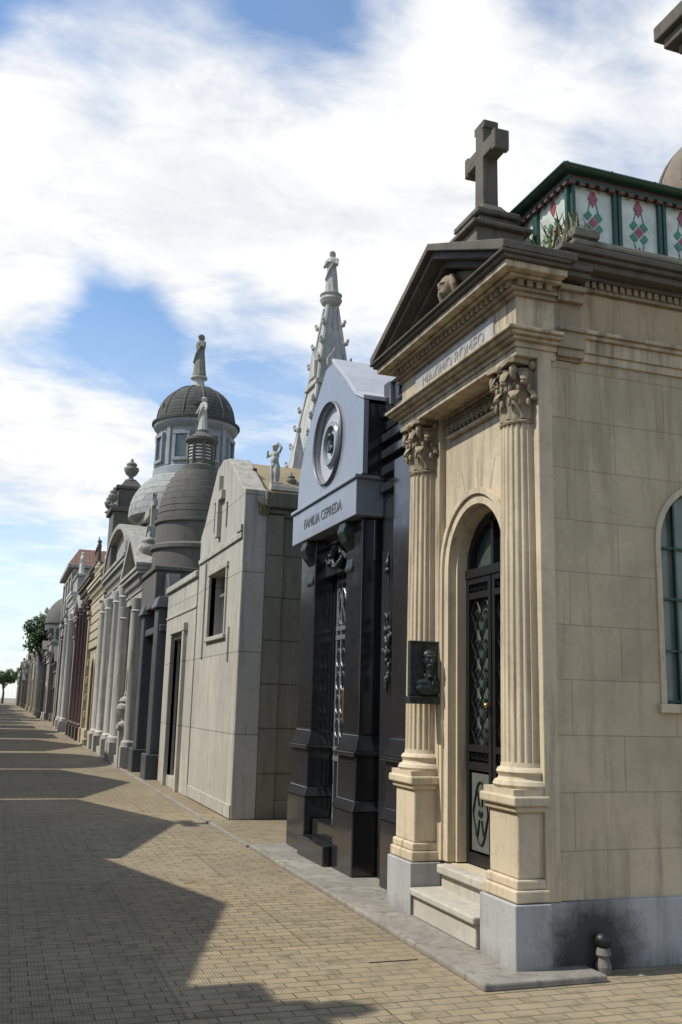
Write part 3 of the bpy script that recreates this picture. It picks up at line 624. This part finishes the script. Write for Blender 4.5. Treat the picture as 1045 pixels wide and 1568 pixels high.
G=Bld('gothic_spire_chapel')
gx,gy=5.78,17.6
G.part('chapel_body',[box(5.05,6.6,16.7,18.5,0,4.7),box(4.95,6.7,16.6,18.6,4.7,4.95)],SPIRE,bevel=.03)
g=[frustum(gx,gy,4.95,5.6,.82,.82,.74,.74),frustum(gx,gy,5.6,7.9,.70,.70,.34,.34),frustum(gx,gy,7.9,8.0,.4,.4,.4,.4),frustum(gx,gy,8.0,9.7,.32,.32,.10,.10),lathe(gx,gy,[(.1,9.7),(.2,9.78),(.24,9.86),(.2,9.92),(.24,9.97),(.14,10.02)],16)]
for z0,z1,a0,a1 in ((5.6,7.9,.70,.34),(8.0,9.7,.32,.10)):
    for sx in (-1,1):
        for sy in (-1,1):
            g.append(tube([(gx+sx*a0,gy+sy*a0,z0),(gx+sx*a1,gy+sy*a1,z1)],.045,6))
            for i in range(1,6 if z0<6 else 4):
                s=i/(6 if z0<6 else 4); a=a0+(a1-a0)*s+.02; z=z0+(z1-z0)*s
                g.append(ell((gx+sx*(a+.03),gy+sy*(a+.03),z),(.06,.06,.05),8,6)); g.append(ell((gx+sx*(a+.06),gy+sy*(a+.06),z+.06),(.035,.035,.05),8,6))
for sx,sy in ((-1,0),(1,0),(0,-1),(0,1)):
    for zz,a in ((5.7,.68),(8.1,.31)):
        w=.3 if zz<6 else .16; 
        if sx: g.append(prism([(gy-w,zz),(gy+w,zz),(gy+w,zz+.35),(gy,zz+.95 if zz<6 else zz+.6),(gy-w,zz+.35)],gx+sx*(a-.1),gx+sx*(a+.06),'x'))
        else: g.append(prism([(gx-w,zz),(gx+w,zz),(gx+w,zz+.35),(gx,zz+.95 if zz<6 else zz+.6),(gx-w,zz+.35)],gy+sy*(a-.1),gy+sy*(a+.06),'y'))
for sx in (-1,1):
    for sy in (-1,1): g+=[box(gx+sx*.85-.13,gx+sx*.85+.13,gy+sy*.85-.13,gy+sy*.85+.13,4.95,5.9),frustum(gx+sx*.85,gy+sy*.85,5.9,6.7,.15,.15,.01,.01),ell((gx+sx*.85,gy+sy*.85,6.72),(.05,.05,.07))]
G.part('spire',g,SPIRE,bevel=.006)
figure(G,'spire_madonna',gx,gy,10.0,1.0,'pray',STAT,(-.7,-.7))

# ================================================================ D, E
D=Bld('pale_granite_tomb')
D.part('walls',[prism(rectp(16.6,19.75,0,3.75),3.12,3.4,'x',[rectp(17.5,18.7,.2,2.75)]),box(3.4,5,16.62,19.73,0,3.7)],GRANF,bevel=.012)
D.part('coping',[box(3.07,5.02,16.58,19.8,3.75,3.87),box(3.1,3.2,16.6,19.75,3.2,3.25)],GRANF,bevel=.015)
D.part('door_frame',[box(3.05,3.2,17.35,17.5,.0,2.85),box(3.05,3.2,18.7,18.85,0,2.85),box(3.04,3.22,17.3,18.9,2.85,3.0)],GRANF,bevel=.01)
D.part('iron_door',[box(3.3,3.33,17.5,18.7,.2,2.75)]+[box(3.24,3.27,17.5+i*.15,17.53+i*.15,.2,2.75) for i in range(9)]+[box(3.23,3.28,17.5,18.7,z,z+.05) for z in (.3,1.1,1.9,2.6)],IRON)
D.part('roof_stele',[box(3.6,3.85,19.0,19.25,3.87,4.05),lathe(3.72,19.12,[(.07,4.05),(.06,4.75),(.11,4.78),(.11,4.83),(.02,4.95)],12)],WHT2)
E=Bld('dark_granite_tomb')
E.part('walls',[prism([(19.85,0),(23.0,0),(23.0,3.95),(22.4,3.95),(22.2,4.3),(20.6,4.3),(20.4,3.95),(19.85,3.95)],3.2,3.5,'x',[rectp(20.8,22.0,.1,2.9)]),box(3.5,6,19.87,22.98,0,4.2)],GRANB,bevel=.02)
E.part('pilasters',[box(2.98,3.25,20.1,20.6,.5,3.5),box(2.98,3.25,22.2,22.7,.5,3.5),box(2.9,3.3,20.02,20.68,0,.5),box(2.9,3.3,22.12,22.78,0,.5),frustum(3.1,20.35,3.5,3.75,.2,.33,.12,.25),frustum(3.1,22.45,3.5,3.75,.2,.33,.12,.25),box(3.02,3.28,20.0,22.8,3.0,3.15)],GRANB,bevel=.02)
E.part('iron_door',[box(3.4,3.43,20.8,22.0,.1,2.9)]+[box(3.34,3.37,20.8+i*.15,20.83+i*.15,.1,2.9) for i in range(9)],IRON)
H=Bld('beehive_dome_mausoleum')
hx,hy=4.05,22.0
prof=[(1.0,4.25),(1.0,4.95),(1.06,5.0),(1.06,5.08),(.96,5.14),(.95,5.6),(1.0,5.63),(1.0,5.7)]
for i in range(10):
    z=5.72+i*.15; r=.93*math.sqrt(max(.12,1-((z-5.72)/1.42)**2))
    prof+=[(r,z),(r+.008,z+.006),(r+.006-.01*i*.5,z+.13),(r-.012-.01*i*.5,z+.138)]
prof=[p for p in prof if p[1]<7.05]
H.part('beehive_dome',[lathe(hx,hy,prof,40)],BEEH,smooth='auto')
H.part('lantern',[lathe(hx,hy,[(.44,6.92),(.44,7.08),(.3,7.14),(.28,7.62),(.34,7.66),(.4,7.72),(.4,7.78),(.25,7.86),(.15,7.95),(.15,8.0)],24)]+[box(hx+.3*math.cos(a)-.035,hx+.3*math.cos(a)+.035,hy+.3*math.sin(a)-.035,hy+.3*math.sin(a)+.035,7.14,7.66) for a in [i*pi/4 for i in range(8)]],BEEH,smooth='auto')
H.part('lantern_louvres',[lathe(hx,hy,[(.31,z),(.31,z+.03)],24) for z in (7.25,7.33,7.41,7.49,7.57)],WHT)
H.part('dome_base',[box(3.0,5.2,20.9,23.1,3.6,4.4),box(2.95,5.25,20.85,23.15,4.4,4.5)],BEEH,bevel=.02)
figure(H,'angel_statue',hx,hy,7.98,.9,'open',STAT,(-.9,-.4))
K=Bld('great_domed_mausoleum')
kx,ky=4.95,28.0
K.part('body',[box(3.6,6.6,26.4,29.8,0,6.6),box(3.45,6.75,26.25,29.95,6.6,6.85)],WHT2,bevel=.03)
K.part('lower_dome',[lathe(kx,ky,[(1.85,6.85),(1.85,7.0)]+[(1.85*math.cos(t),7.0+1.5*math.sin(t)) for t in [i*.11 for i in range(9)]]+[(1.2,8.2)],48)],PALED,smooth='auto')
K.part('drum',[lathe(kx,ky,[(1.22,8.1),(1.22,8.35),(1.12,8.4),(1.12,9.55),(1.2,9.6),(1.28,9.7),(1.28,9.8)],48)],DRUM,smooth='auto')
g=[];gw=[]
for i in range(8):
    a=i*pi/4+.25
    c,s=math.cos(a),math.sin(a)
    def loc(p,q,r,c=c,s=s): return (kx+c*p-s*q,ky+s*p+c*q,r)
    gw.append(xf(box(1.06,1.135,-.17,.17,8.65,9.3),loc)); g+= [xf(box(1.05,1.19,-.25,-.17,8.55,9.4),loc),xf(box(1.05,1.19,.17,.25,8.55,9.4),loc),xf(box(1.05,1.2,-.27,.27,9.3,9.42),loc),xf(box(1.05,1.2,-.27,.27,8.5,8.6),loc)]
    a=a+pi/8; c,s=math.cos(a),math.sin(a)
    def loc2(p,q,r,c=c,s=s): return (kx+c*p-s*q,ky+s*p+c*q,r)
    g.append(xf(box(1.05,1.17,-.07,.07,8.4,9.6),loc2))
K.part('drum_trim',g,DRUM,bevel=.01); K.part('drum_windows',gw,GLASS)
dp=[(1.34,9.8),(1.34,9.86),(1.22,9.9)]+[(1.2*math.cos(t),9.9+1.22*math.sin(t)) for t in [i*pi/2/12 for i in range(1,11)]]
K.part('dome',[lathe(kx,ky,dp,64)],DOMEM,smooth='auto')
g=[]
for i in range(12):
    a=i*pi/6; g.append(tube([(kx+1.205*math.cos(t)*math.cos(a),ky+1.205*math.cos(t)*math.sin(a),9.9+1.225*math.sin(t)) for t in [j*.14 for j in range(11)]],.028,6))
    a+=pi/12
    if i%2==0: g.append(xf(lathe(0,0,[(.1,-.04),(.1,.04)],12),lambda p,q,r,a=a:(kx+math.cos(a)*(1.13+r)-math.sin(a)*p,ky+math.sin(a)*(1.13+r)+math.cos(a)*p,10.3+q)))
K.part('dome_ribs',g,BEEH)
K.part('dome_finial',[lathe(kx,ky,[(.36,11.0),(.32,11.1),(.2,11.15),(.16,11.35),(.26,11.4),(.26,11.46),(.15,11.5)],24)],STAT,smooth='auto')
figure(K,'dome_statue',kx,ky,11.48,1.42,'tall',STATD,(-.8,-.6))

# ================================================================ generic mausoleums
def maus(name,y0,y1,H,wall,trim,roof='pediment',door='arch',cols=True,fin='cross',x=3.1,depth=3.4,fn=None,bands=False,ph=None,fm=None,quoin=None,colm=None,dw=.5,er=.16):
    b=Bld(name,fn); w=y1-y0; yc=(y0+y1)/2; e=H*er; Ht=H-e; fm=fm or trim; colm=colm or trim
    dz=Ht*.62; hole=archp(yc,dw,.25,dz-dw,16) if door=='arch' else rectp(yc-dw,yc+dw,.25,dz)
    b.part('walls',[prism(rectp(y0,y1,0,Ht),x+.12,x+.4,'x',[hole]),box(x+.4,x+depth,y0+.02,y1-.02,0,Ht)],wall)
    b.part('plinth',[box(x+.0,x+depth+.03,y0+.01,yc-dw-.1,0,.5),box(x+.0,x+depth+.03,yc+dw+.1,y1-.01,0,.5)],trim,bevel=.015)
    b.part('iron_door',[box(x+.3,x+.33,yc-dw,yc+dw,.2,dz)]+[box(x+.24,x+.27,yc-dw+i*2*dw/8,yc-dw+i*2*dw/8+.03,.2,dz) for i in range(9)]+[box(x+.23,x+.28,yc-dw,yc+dw,z,z+.05) for z in (.3,dz*.35,dz*.7)],IRON)
    b.part('step',[box(x-.1,x+.3,yc-dw-.15,yc+dw+.15,0,.2)],trim,bevel=.01)
    if door=='arch': b.part('arch_trim',[prism(ringarch(yc,dw,dw+.12,dz-dw,.3),x+.06,x+.14,'x')],trim,bevel=.01)
    else: b.part('door_trim',[box(x+.04,x+.13,yc-dw-.13,yc-dw,.3,dz+.12),box(x+.04,x+.13,yc+dw,yc+dw+.13,.3,dz+.12),box(x-.0,x+.13,yc-dw-.2,yc+dw+.2,dz+.12,dz+.25)],trim,bevel=.01)
    if cols:
        g=[];h2=[]
        for yy in ([y0+.22,y1-.22] if (w<3.4 or cols=='pil2') else [y0+.25,yc-dw-.4,yc+dw+.4,y1-.25]):
            if cols=='round':
                h2.append(lathe(x+.02,yy,[(.2,.5),(.2,.6),(.15,.65),(.15,.7),(.135,Ht-.35),(.17,Ht-.3),(.14,Ht-.27),(.2,Ht-.05),(.2,Ht)],20))
                g.append(box(x-.2,x+.2,yy-.2,yy+.2,0,.5))
            else:
                g+=[box(x-.02,x+.13,yy-.15,yy+.15,.5,Ht-.3),box(x-.07,x+.13,yy-.2,yy+.2,.0,.52),box(x-.05,x+.13,yy-.19,yy+.19,Ht-.3,Ht-.22),box(x-.08,x+.13,yy-.21,yy+.21,Ht-.12,Ht)]
        if g: b.part('pilasters',g,trim,bevel=.012)
        if h2: b.part('columns',h2,colm,smooth='auto')
    if quoin:
        g=[]; z=.55; i=0
        while z<Ht-.2:
            ww=.42 if i%2 else .3
            g+=[box(x+.03,x+.5,y0-.03,y0+ww,z,z+.26),box(x+.03,x+.5,y1-ww,y1+.03,z,z+.26)]; 
            g+=[box(x+.05,x+.5,y0+ww+.05,y1-ww-.05,z,z+.27)] if z>dz+.3 else []
            z+=.31; i+=1
        b.part('rusticated_quoins',g,quoin,bevel=.03)
    b.part('entablature',stack(x+.05,x+depth,y0,y1,[(0.0,Ht,Ht+e*.25),(.03,Ht+e*.25,Ht+e*.32),(-.02,Ht+e*.32,Ht+e*.65),(.08,Ht+e*.65,Ht+e*.75),(.16,Ht+e*.75,Ht+e*.88),(.2,Ht+e*.88,H)]),trim,bevel=.012)
    b.part('dentils',dentils(x+.05,x+.1,y0,y1,Ht+e*.5,Ht+e*.64,.08,.16,.09,'f'),trim)
    top=H
    if roof=='pediment':
        ph=ph or w*.24
        b.part('pediment',[prism([(y0,H),(y1,H),(yc,H+ph*.85)],x+.1,x+depth*.8,'x'),prism([(y0-.22,H),(y0-.22,H+.08),(yc,H+ph+.06),(y1+.22,H+.08),(y1+.22,H),(y1,H),(yc,H+ph*.85),(y0,H)],x-.15,x+depth*.82,'x')],trim,bevel=.012)
        top=H+ph
    elif roof=='segment':
        ph=ph or w*.3
        arc=[(yc+(w/2+.1)*math.cos(pi*i/20),H+ph*math.sin(pi*i/20)) for i in range(21)]
        arc2=[(yc+(w/2-.12)*math.cos(pi*i/20),H+(ph-.15)*math.sin(pi*i/20)) for i in range(21)]
        b.part('segmental_pediment',[prism(arc,x+.15,x+depth*.7,'x'),prism(arc+arc2[::-1],x-.1,x+.16,'x')],trim,bevel=.01)
        top=H+ph
    elif roof=='attic':
        ph=ph or .7
        b.part('attic',stack(x+.15,x+depth-.1,y0+.2,y1-.2,[(0,H,H+ph-.12),(.07,H+ph-.12,H+ph)]),wall,bevel=.015); top=H+ph
    elif roof=='dome':
        rr=w*.36
        b.part('drum',[lathe(x+depth/2,yc,[(rr,H),(rr,H+.5),(rr+.1,H+.55),(rr+.1,H+.65)],32)],trim,smooth='auto')
        b.part('dome',[lathe(x+depth/2,yc,[(rr*math.cos(i*pi/2/10),H+.65+rr*1.1*math.sin(i*pi/2/10)) for i in range(10)],32)],BEEH,smooth='auto')
        b.part('dome_finial',[urn(x+depth/2,yc,H+.6+rr*1.1,.7)],trim,smooth=True)
        top=H
    fx=x+.4
    if fin=='cross': b.part('cross',[frustum(fx,yc,top-.1,top+.25,.2,.22,.16,.18),cross(fx,yc,top+.25,.9,.12,.12)],fm,bevel=.01)
    elif fin=='urn': b.part('urns',[urn(fx,yc,top,.7)]+[urn(x+.2,yy,H+(0 if roof!='attic' else ph),.5) for yy in (y0+.3,y1-.3)],fm,smooth=True)
    elif fin=='statue':
        b.part('statue_plinth',[box(fx-.2,fx+.2,yc-.22,yc+.22,top-.15,top+.2)],fm,bevel=.01); figure(b,'roof_statue',fx,yc,top+.2,1.1,random.choice(['pray','raise','open']),fm,(-1,0),vox=.02)
    elif fin=='obelisk': b.part('obelisk',[frustum(fx,yc,top-.1,top+.3,.25,.25,.25,.25),frustum(fx,yc,top+.3,top+1.6,.15,.15,.07,.07),frustum(fx,yc,top+1.6,top+1.75,.07,.07,.0,.0)],fm)
    return b
f1=maus('white_pedimented_mausoleum',23.1,26.0,4.75,WHT2,WHT2,'pediment','arch','round','cross',ph=1.0,x=2.95)
f2=maus('white_arched_mausoleum',26.1,31.9,5.5,WHT2,WHT2,'segment','arch','round',None,x=2.95,ph=1.2,dw=.75,colm=WHT)
T=Bld('turret_with_urn')
tx,ty=3.45,31.2
T.part('turret',[box(tx-.55,tx+.7,ty-.65,ty+.65,5.5,7.5),box(tx-.65,tx+.8,ty-.75,ty+.75,7.5,7.65),box(tx-.42,tx+.42,ty-.42,ty+.42,7.65,8.3),box(tx-.5,tx+.5,ty-.5,ty+.5,8.3,8.42),frustum(tx,ty,8.42,8.65,.36,.36,.2,.2)],BEEH,bevel=.03)
T.part('turret_urns',[urn(tx,ty,8.65,.8,.25)]+[urn(tx+sx*.58,ty+sy*.6,7.65,.65,.17) for sx in(-1,1) for sy in(-1,1)],STATD,smooth=True)
for xx,yy,zz,hh in ((3.15,23.5,4.8,.9),(3.15,25.7,4.8,.9)): f1.part('corner_urn',[urn(xx,yy,zz,hh)],WHT2,smooth=True)
f1.part('forecourt_urn',[box(2.72,2.98,23.35,23.65,0,.9),box(2.68,3.0,23.3,23.7,.9,.98),urn(2.84,23.5,.98,.8,.2)],WHT2,bevel=.01)
maus('ochre_rusticated_mausoleum',32.2,37.0,5.7,YEL,YELL,'attic','arch','pil2','urn',quoin=YELL,ph=.5,x=2.9)
maus('brown_granite_mausoleum',37.4,43,6.3,BRN,BRN,'attic','rect','round','statue',colm=MAR,ph=.5,x=2.95)
maus('grey_temple_mausoleum',43.4,47,5.3,GRY3,WHT2,'pediment','arch','pil2','statue',x=3.1)
maus('white_statue_mausoleum',47.2,50.6,6.6,WHT2,WHT,'attic','arch','round','statue',x=2.9,ph=.9)
maus('dark_temple_mausoleum',50.8,56.4,5.9,GRAND,BEEH,'attic','rect','pil','obelisk',x=3.0)
RR=Bld('white_house_with_red_roof')
RR.part('walls',[box(3.4,8.5,57,65,0,9.0)],WHT,bevel=.05)
RR.part('pilasters',[box(3.3,3.45,57+i*2.5,57.4+i*2.5,0,8.6) for i in range(4)]+[box(3.25,3.5,56.95,65.05,6.0,6.25)],WHT2,bevel=.02)
RR.part('eaves',stack(3.4,8.6,57,65,[(.1,8.6,8.8),(.35,9.0,9.2)]),WHT2,bevel=.03)
RR.part('roof',[frustum(5.95,61,9.2,10.2,2.9,4.3,2.3,3.6)],REDR)
RR.part('windows',[box(3.37,3.42,58+i*2.4,58.9+i*2.4,z,z+1.5) for i in range(3) for z in (1.5,6.6)]+[box(4.4+i*1.8,5.2+i*1.8,56.96,57.01,6.8,8.2) for i in range(2)],GLASS)
y=65.6; i=0
kinds=[('ochre_small_mausoleum',YEL,YELL),('white_small_mausoleum',WHT2,WHT2),('brown_small_mausoleum',BRN,BEEH),('grey_small_mausoleum',GRY3,WHT2),('dark_small_mausoleum',GRAND,GRAND)]
rf=['pediment','attic','segment','dome','pediment','attic']; fn_=['cross','urn',None,'obelisk','cross','statue']
while y<190:
    w=random.uniform(2.6,6.0); nm,a,c=kinds[random.randrange(5)]
    fi=fn_[(i*3+1)%6]
    if fi=='statue' and y>110: fi='cross'
    maus(nm,y,y+w,random.uniform(3.8,7.0),a,c,rf[(i*5)%6],'arch' if i%2 else 'rect',random.choice(['pil','pil2',False]),fi,x=3.05+random.uniform(-.25,.35)); y+=w+.25; i+=1
maus('rear_white_mausoleum',33,38,7.2,WHT2,WHT2,'attic','arch','pil','urn',x=6.8,ph=.6)
maus('rear_grey_mausoleum',46,52,8.2,WHT2,WHT2,'attic','arch','pil','cross',x=6.8,ph=.6)
RB=Bld('tall_corner_mausoleum')
RB.part('body',[box(7.42,12,4.8,8.05,0,9.4)],GRAND)
RB.part('cornice',stack(7.42,12,4.8,8.05,[(.06,9.0,9.12),(.18,9.38,9.5),(.3,9.5,9.62),(.42,9.62,9.75),(.5,9.75,9.95)]),SOOT,bevel=.02)
RB.part('cornice_brackets',dentils(7.42,12,4.8,8.05,9.2,9.4,.25,.4,.18),SOOT,bevel=.01)
RD=Bld('brown_domed_mausoleum')
RD.part('base',[box(10.5,13.4,11.4,14.0,0,10.4)],BRN)
RD.part('dome',[lathe(11.75,12.6,[(1.2,10.3),(1.2,10.5),(1.34,10.6),(1.34,10.75),(1.25,10.8)]+[(1.25*math.cos(t*.12),10.8+1.4*math.sin(t*.12)) for t in range(13)],40)],stone('brown_dome',(.20,.16,.12),damt=1.0),smooth='auto')
RD.part('dome_ribs',[tube([(11.75+1.26*math.cos(t)*math.cos(a),12.6+1.26*math.cos(t)*math.sin(a),10.8+1.41*math.sin(t)) for t in [j*.14 for j in range(11)]],.05,6) for a in [i*pi/4+.2 for i in range(8)]],BRN)

# ================================================================ left row (casts the street shadows)
def mir(x,y,z): return (-x+.05,y,z)
maus('left_cream_mausoleum',-3.2,1.6,4.9,CREAM,CREAMD,'pediment','arch','pil','cross',fn=mir,x=3.0)
maus('left_grey_mausoleum',1.8,6.25,5.3,WHT2,WHT2,'attic','arch','pil','urn',fn=mir,x=3.0,ph=.5)
maus('left_dark_mausoleum',6.6,10.75,4.7,GRAND,BEEH,'pediment','rect','pil','urn',fn=mir,x=3.0,ph=.9)
maus('left_white_mausoleum',11.2,16.7,4.9,WHT,WHT2,'pediment','arch','pil','cross',fn=mir,x=3.0)
maus('left_ochre_mausoleum',17.3,23.3,5.0,YEL,YELL,'pediment','arch','pil','urn',fn=mir,x=3.0)
maus('left_brown_mausoleum',24.0,30,5.2,BRN,BEEH,'segment','rect','pil',None,fn=mir,x=3.0)
maus('left_pale_mausoleum',31.2,39,5,WHT2,WHT,'pediment','arch','pil','cross',fn=mir,x=3.0)
y=40.5;i=0
while y<180:
    w=random.uniform(4.5,7); nm,a,c=kinds[(i+2)%5]
    maus('left_'+nm,y,y+w,random.uniform(4.4,6),a,c,rf[(i*5+1)%6],'arch','pil',None,fn=mir); y+=w+random.choice([.4,1.4]); i+=1

# ================================================================ trees
def tree(name,x,y,h,cr):
    b=Bld(name)
    g=[tube([(x,y,0),(x+.1,y,h*.3),(x-.1,y+.1,h*.55)],[.28,.2,.12])]
    v=[[],[]];f=[[],[]]
    cl=[]
    while len(cl)<120:
        d=Vector((random.uniform(-1,1),random.uniform(-1,1),random.uniform(-1,1)))
        if d.length>1: continue
        cl.append((x+d.x*cr,y+d.y*cr,h*.76+d.z*h*.2,random.uniform(.3,.6)))
    for q in cl[::9]:
        g.append(tube([(x,y,h*random.uniform(.35,.55)),((x+q[0])/2,(y+q[1])/2,h*.62),q[:3]],[.1,.06,.02],6))
    for (cx,cy,cz,r) in cl:
        kk=random.random()<.4
        for _ in range(90):
            d=Vector((random.gauss(0,1),random.gauss(0,1),random.gauss(0,1))).normalized()*r*random.uniform(.3,1)
            p=Vector((cx,cy,cz))+d; u=Vector((random.gauss(0,1),random.gauss(0,1),random.gauss(0,1))).normalized()*.1; w=u.orthogonal().normalized()*.07
            o=len(v[kk]); v[kk]+=[tuple(p-u),tuple(p+w),tuple(p+u),tuple(p-w)]; f[kk].append((o,o+1,o+2,o+3))
    b.part('trunk_and_limbs',g,BARK); b.part('foliage_light',(v[0],f[0]),LEAF); b.part('foliage_dark',(v[1],f[1]),LEAF2)
tree('leafy_tree',3.3,84,9.0,1.9)
tree('leafy_tree',.5,205,7.0,3.0); tree('leafy_tree',-4,210,8.0,3.2); tree('leafy_tree',5,208,8,3.2)

# ================================================================ light + sky
phi=R(9); el=R(50)
sd=Vector((-math.cos(el)*math.cos(phi),math.cos(el)*math.sin(phi),math.sin(el)))
sl=bpy.data.lights.new('sun','SUN'); sl.energy=4.6; sl.angle=R(.5); sl.color=(1,.96,.89)
so=bpy.data.objects.new('sun',sl); S.collection.objects.link(so); so.rotation_euler=(-sd).to_track_quat('-Z','Y').to_euler()
Wd=bpy.data.worlds.new('World'); S.world=Wd; Wd.use_nodes=True; t=Wd.node_tree; L=t.links.new
bg=t.nodes['Background']; bg.inputs[1].default_value=.115
sky=N(t,'ShaderNodeTexSky',sky_type='NISHITA',sun_disc=False,sun_elevation=el,sun_rotation=R(279),air_density=1.0,dust_density=.6,ozone_density=1.8)
tc=N(t,'ShaderNodeTexCoord'); Dr=tc.outputs['Generated']
sx=N(t,'ShaderNodeSeparateXYZ'); L(Dr,sx.inputs[0])
def M(op,a,b=None,c=None):
    n=N(t,'ShaderNodeMath',operation=op)
    for i,q in enumerate((a,b,c)):
        if q is None: continue
        if isinstance(q,(int,float)): n.inputs[i].default_value=q
        else: L(q,n.inputs[i])
    return n.outputs[0]
zz=M('ADD',M('MAXIMUM',sx.outputs[2],0),.22)
cb=N(t,'ShaderNodeCombineXYZ'); L(M('DIVIDE',sx.outputs[0],zz),cb.inputs[0]); L(M('DIVIDE',sx.outputs[1],zz),cb.inputs[1]); cb.inputs[2].default_value=3.7
mp=N(t,'ShaderNodeMapping'); mp.inputs['Rotation'].default_value=(0,0,R(35)); mp.inputs['Scale'].default_value=(1.0,1.4,1); L(cb.outputs[0],mp.inputs[0])
n1=N(t,'ShaderNodeTexNoise',inp={'Scale':1.9,'Detail':12,'Roughness':.55,'Distortion':.25}); L(mp.outputs[0],n1.inputs[0])
n2=N(t,'ShaderNodeTexNoise',inp={'Scale':6,'Detail':10,'Roughness':.6,'Distortion':.4}); L(mp.outputs[0],n2.inputs[0])
def dirp(px,py):
    dx=px-522; dy=py-784; u=dx+.026*dy; v=dy-.026*dx
    F=1421+.199*v; Hh=288.6-.98*v
    return Vector((.3285*F+.9445*u,.9445*F-.3285*u,Hh)).normalized()
dens=M('ADD',M('MULTIPLY',n1.outputs[0],1.0),M('MULTIPLY',n2.outputs[0],.42))
for (px,py,rad,amt) in ((250,240,9,.38),(400,330,8,.28),(560,430,6,.15),(700,470,7,.10),(10,400,4,.42),(10,640,7,.34),(200,640,7,.16),(20,220,4.5,.26),(100,60,3.5,.14),(760,60,10,.16),(960,190,6,.18),(700,250,8,.10),(430,580,5,.08),
    (120,500,5,-.36),(330,510,5,-.18),(450,500,5,-.14),(500,110,6,-.16),(30,60,5,-.22),(330,50,7,-.18),(880,150,5,-.2),(60,310,2.5,-.12),(600,560,5,-.12),(120,150,3,-.10)):
    d=dirp(px,py); dp=N(t,'ShaderNodeVectorMath',operation='DOT_PRODUCT'); L(Dr,dp.inputs[0]); dp.inputs[1].default_value=d
    mr=N(t,'ShaderNodeMapRange',interpolation_type='SMOOTHSTEP'); L(dp.outputs['Value'],mr.inputs[0])
    mr.inputs[1].default_value=math.cos(R(rad*1.35)); mr.inputs[2].default_value=math.cos(R(rad*.1)); mr.inputs[3].default_value=0; mr.inputs[4].default_value=amt
    dens=M('ADD',dens,mr.outputs[0])
mr=N(t,'ShaderNodeMapRange',interpolation_type='SMOOTHSTEP'); L(dens,mr.inputs[0]); mr.inputs[1].default_value=.56; mr.inputs[2].default_value=1.06
hz=N(t,'ShaderNodeMapRange'); L(sx.outputs[2],hz.inputs[0]); hz.inputs[1].default_value=0; hz.inputs[2].default_value=.40; hz.inputs[3].default_value=.7; hz.inputs[4].default_value=.06
cov=M('MAXIMUM',mr.outputs[0],hz.outputs[0])
cv=N(t,'ShaderNodeMapRange'); L(M('ADD',M('MULTIPLY',n1.outputs[0],.5),M('MULTIPLY',n2.outputs[0],.5)),cv.inputs[0]); cv.inputs[1].default_value=.36; cv.inputs[2].default_value=.54
ccol=mixc(t,cv.outputs[0],(7.0,7.3,7.7,1),(9.2,9.15,9.0,1))
sk=mixc(t,1.0,sky.outputs[0],(1.3,1.6,1.75,1),'MULTIPLY')
L(mixc(t,cov,sk,ccol),bg.inputs[0])

# ================================================================ camera
f=1450; th=math.atan(294.5/1450); ps=math.atan(514.7/1479.6); ro=.026
fw=Vector((math.sin(ps)*math.cos(th),math.cos(ps)*math.cos(th),math.sin(th)))
r0=Vector((math.cos(ps),-math.sin(ps),0)); u0=r0.cross(fw)
rc=r0*math.cos(ro)+u0*math.sin(ro); uc=u0*math.cos(ro)-r0*math.sin(ro)
cam=bpy.data.cameras.new('camera'); co=bpy.data.objects.new('camera',cam); S.collection.objects.link(co)
cam.sensor_fit='VERTICAL'; cam.sensor_height=36; cam.lens=36*1450/1568; cam.clip_end=2000; cam.clip_start=.05
co.matrix_world=Matrix(((rc.x,uc.x,-fw.x,0),(rc.y,uc.y,-fw.y,0),(rc.z,uc.z,-fw.z,1.6),(0,0,0,1)))
S.camera=co
S.view_settings.view_transform='Standard'; S.view_settings.look='None'; S.view_settings.exposure=0
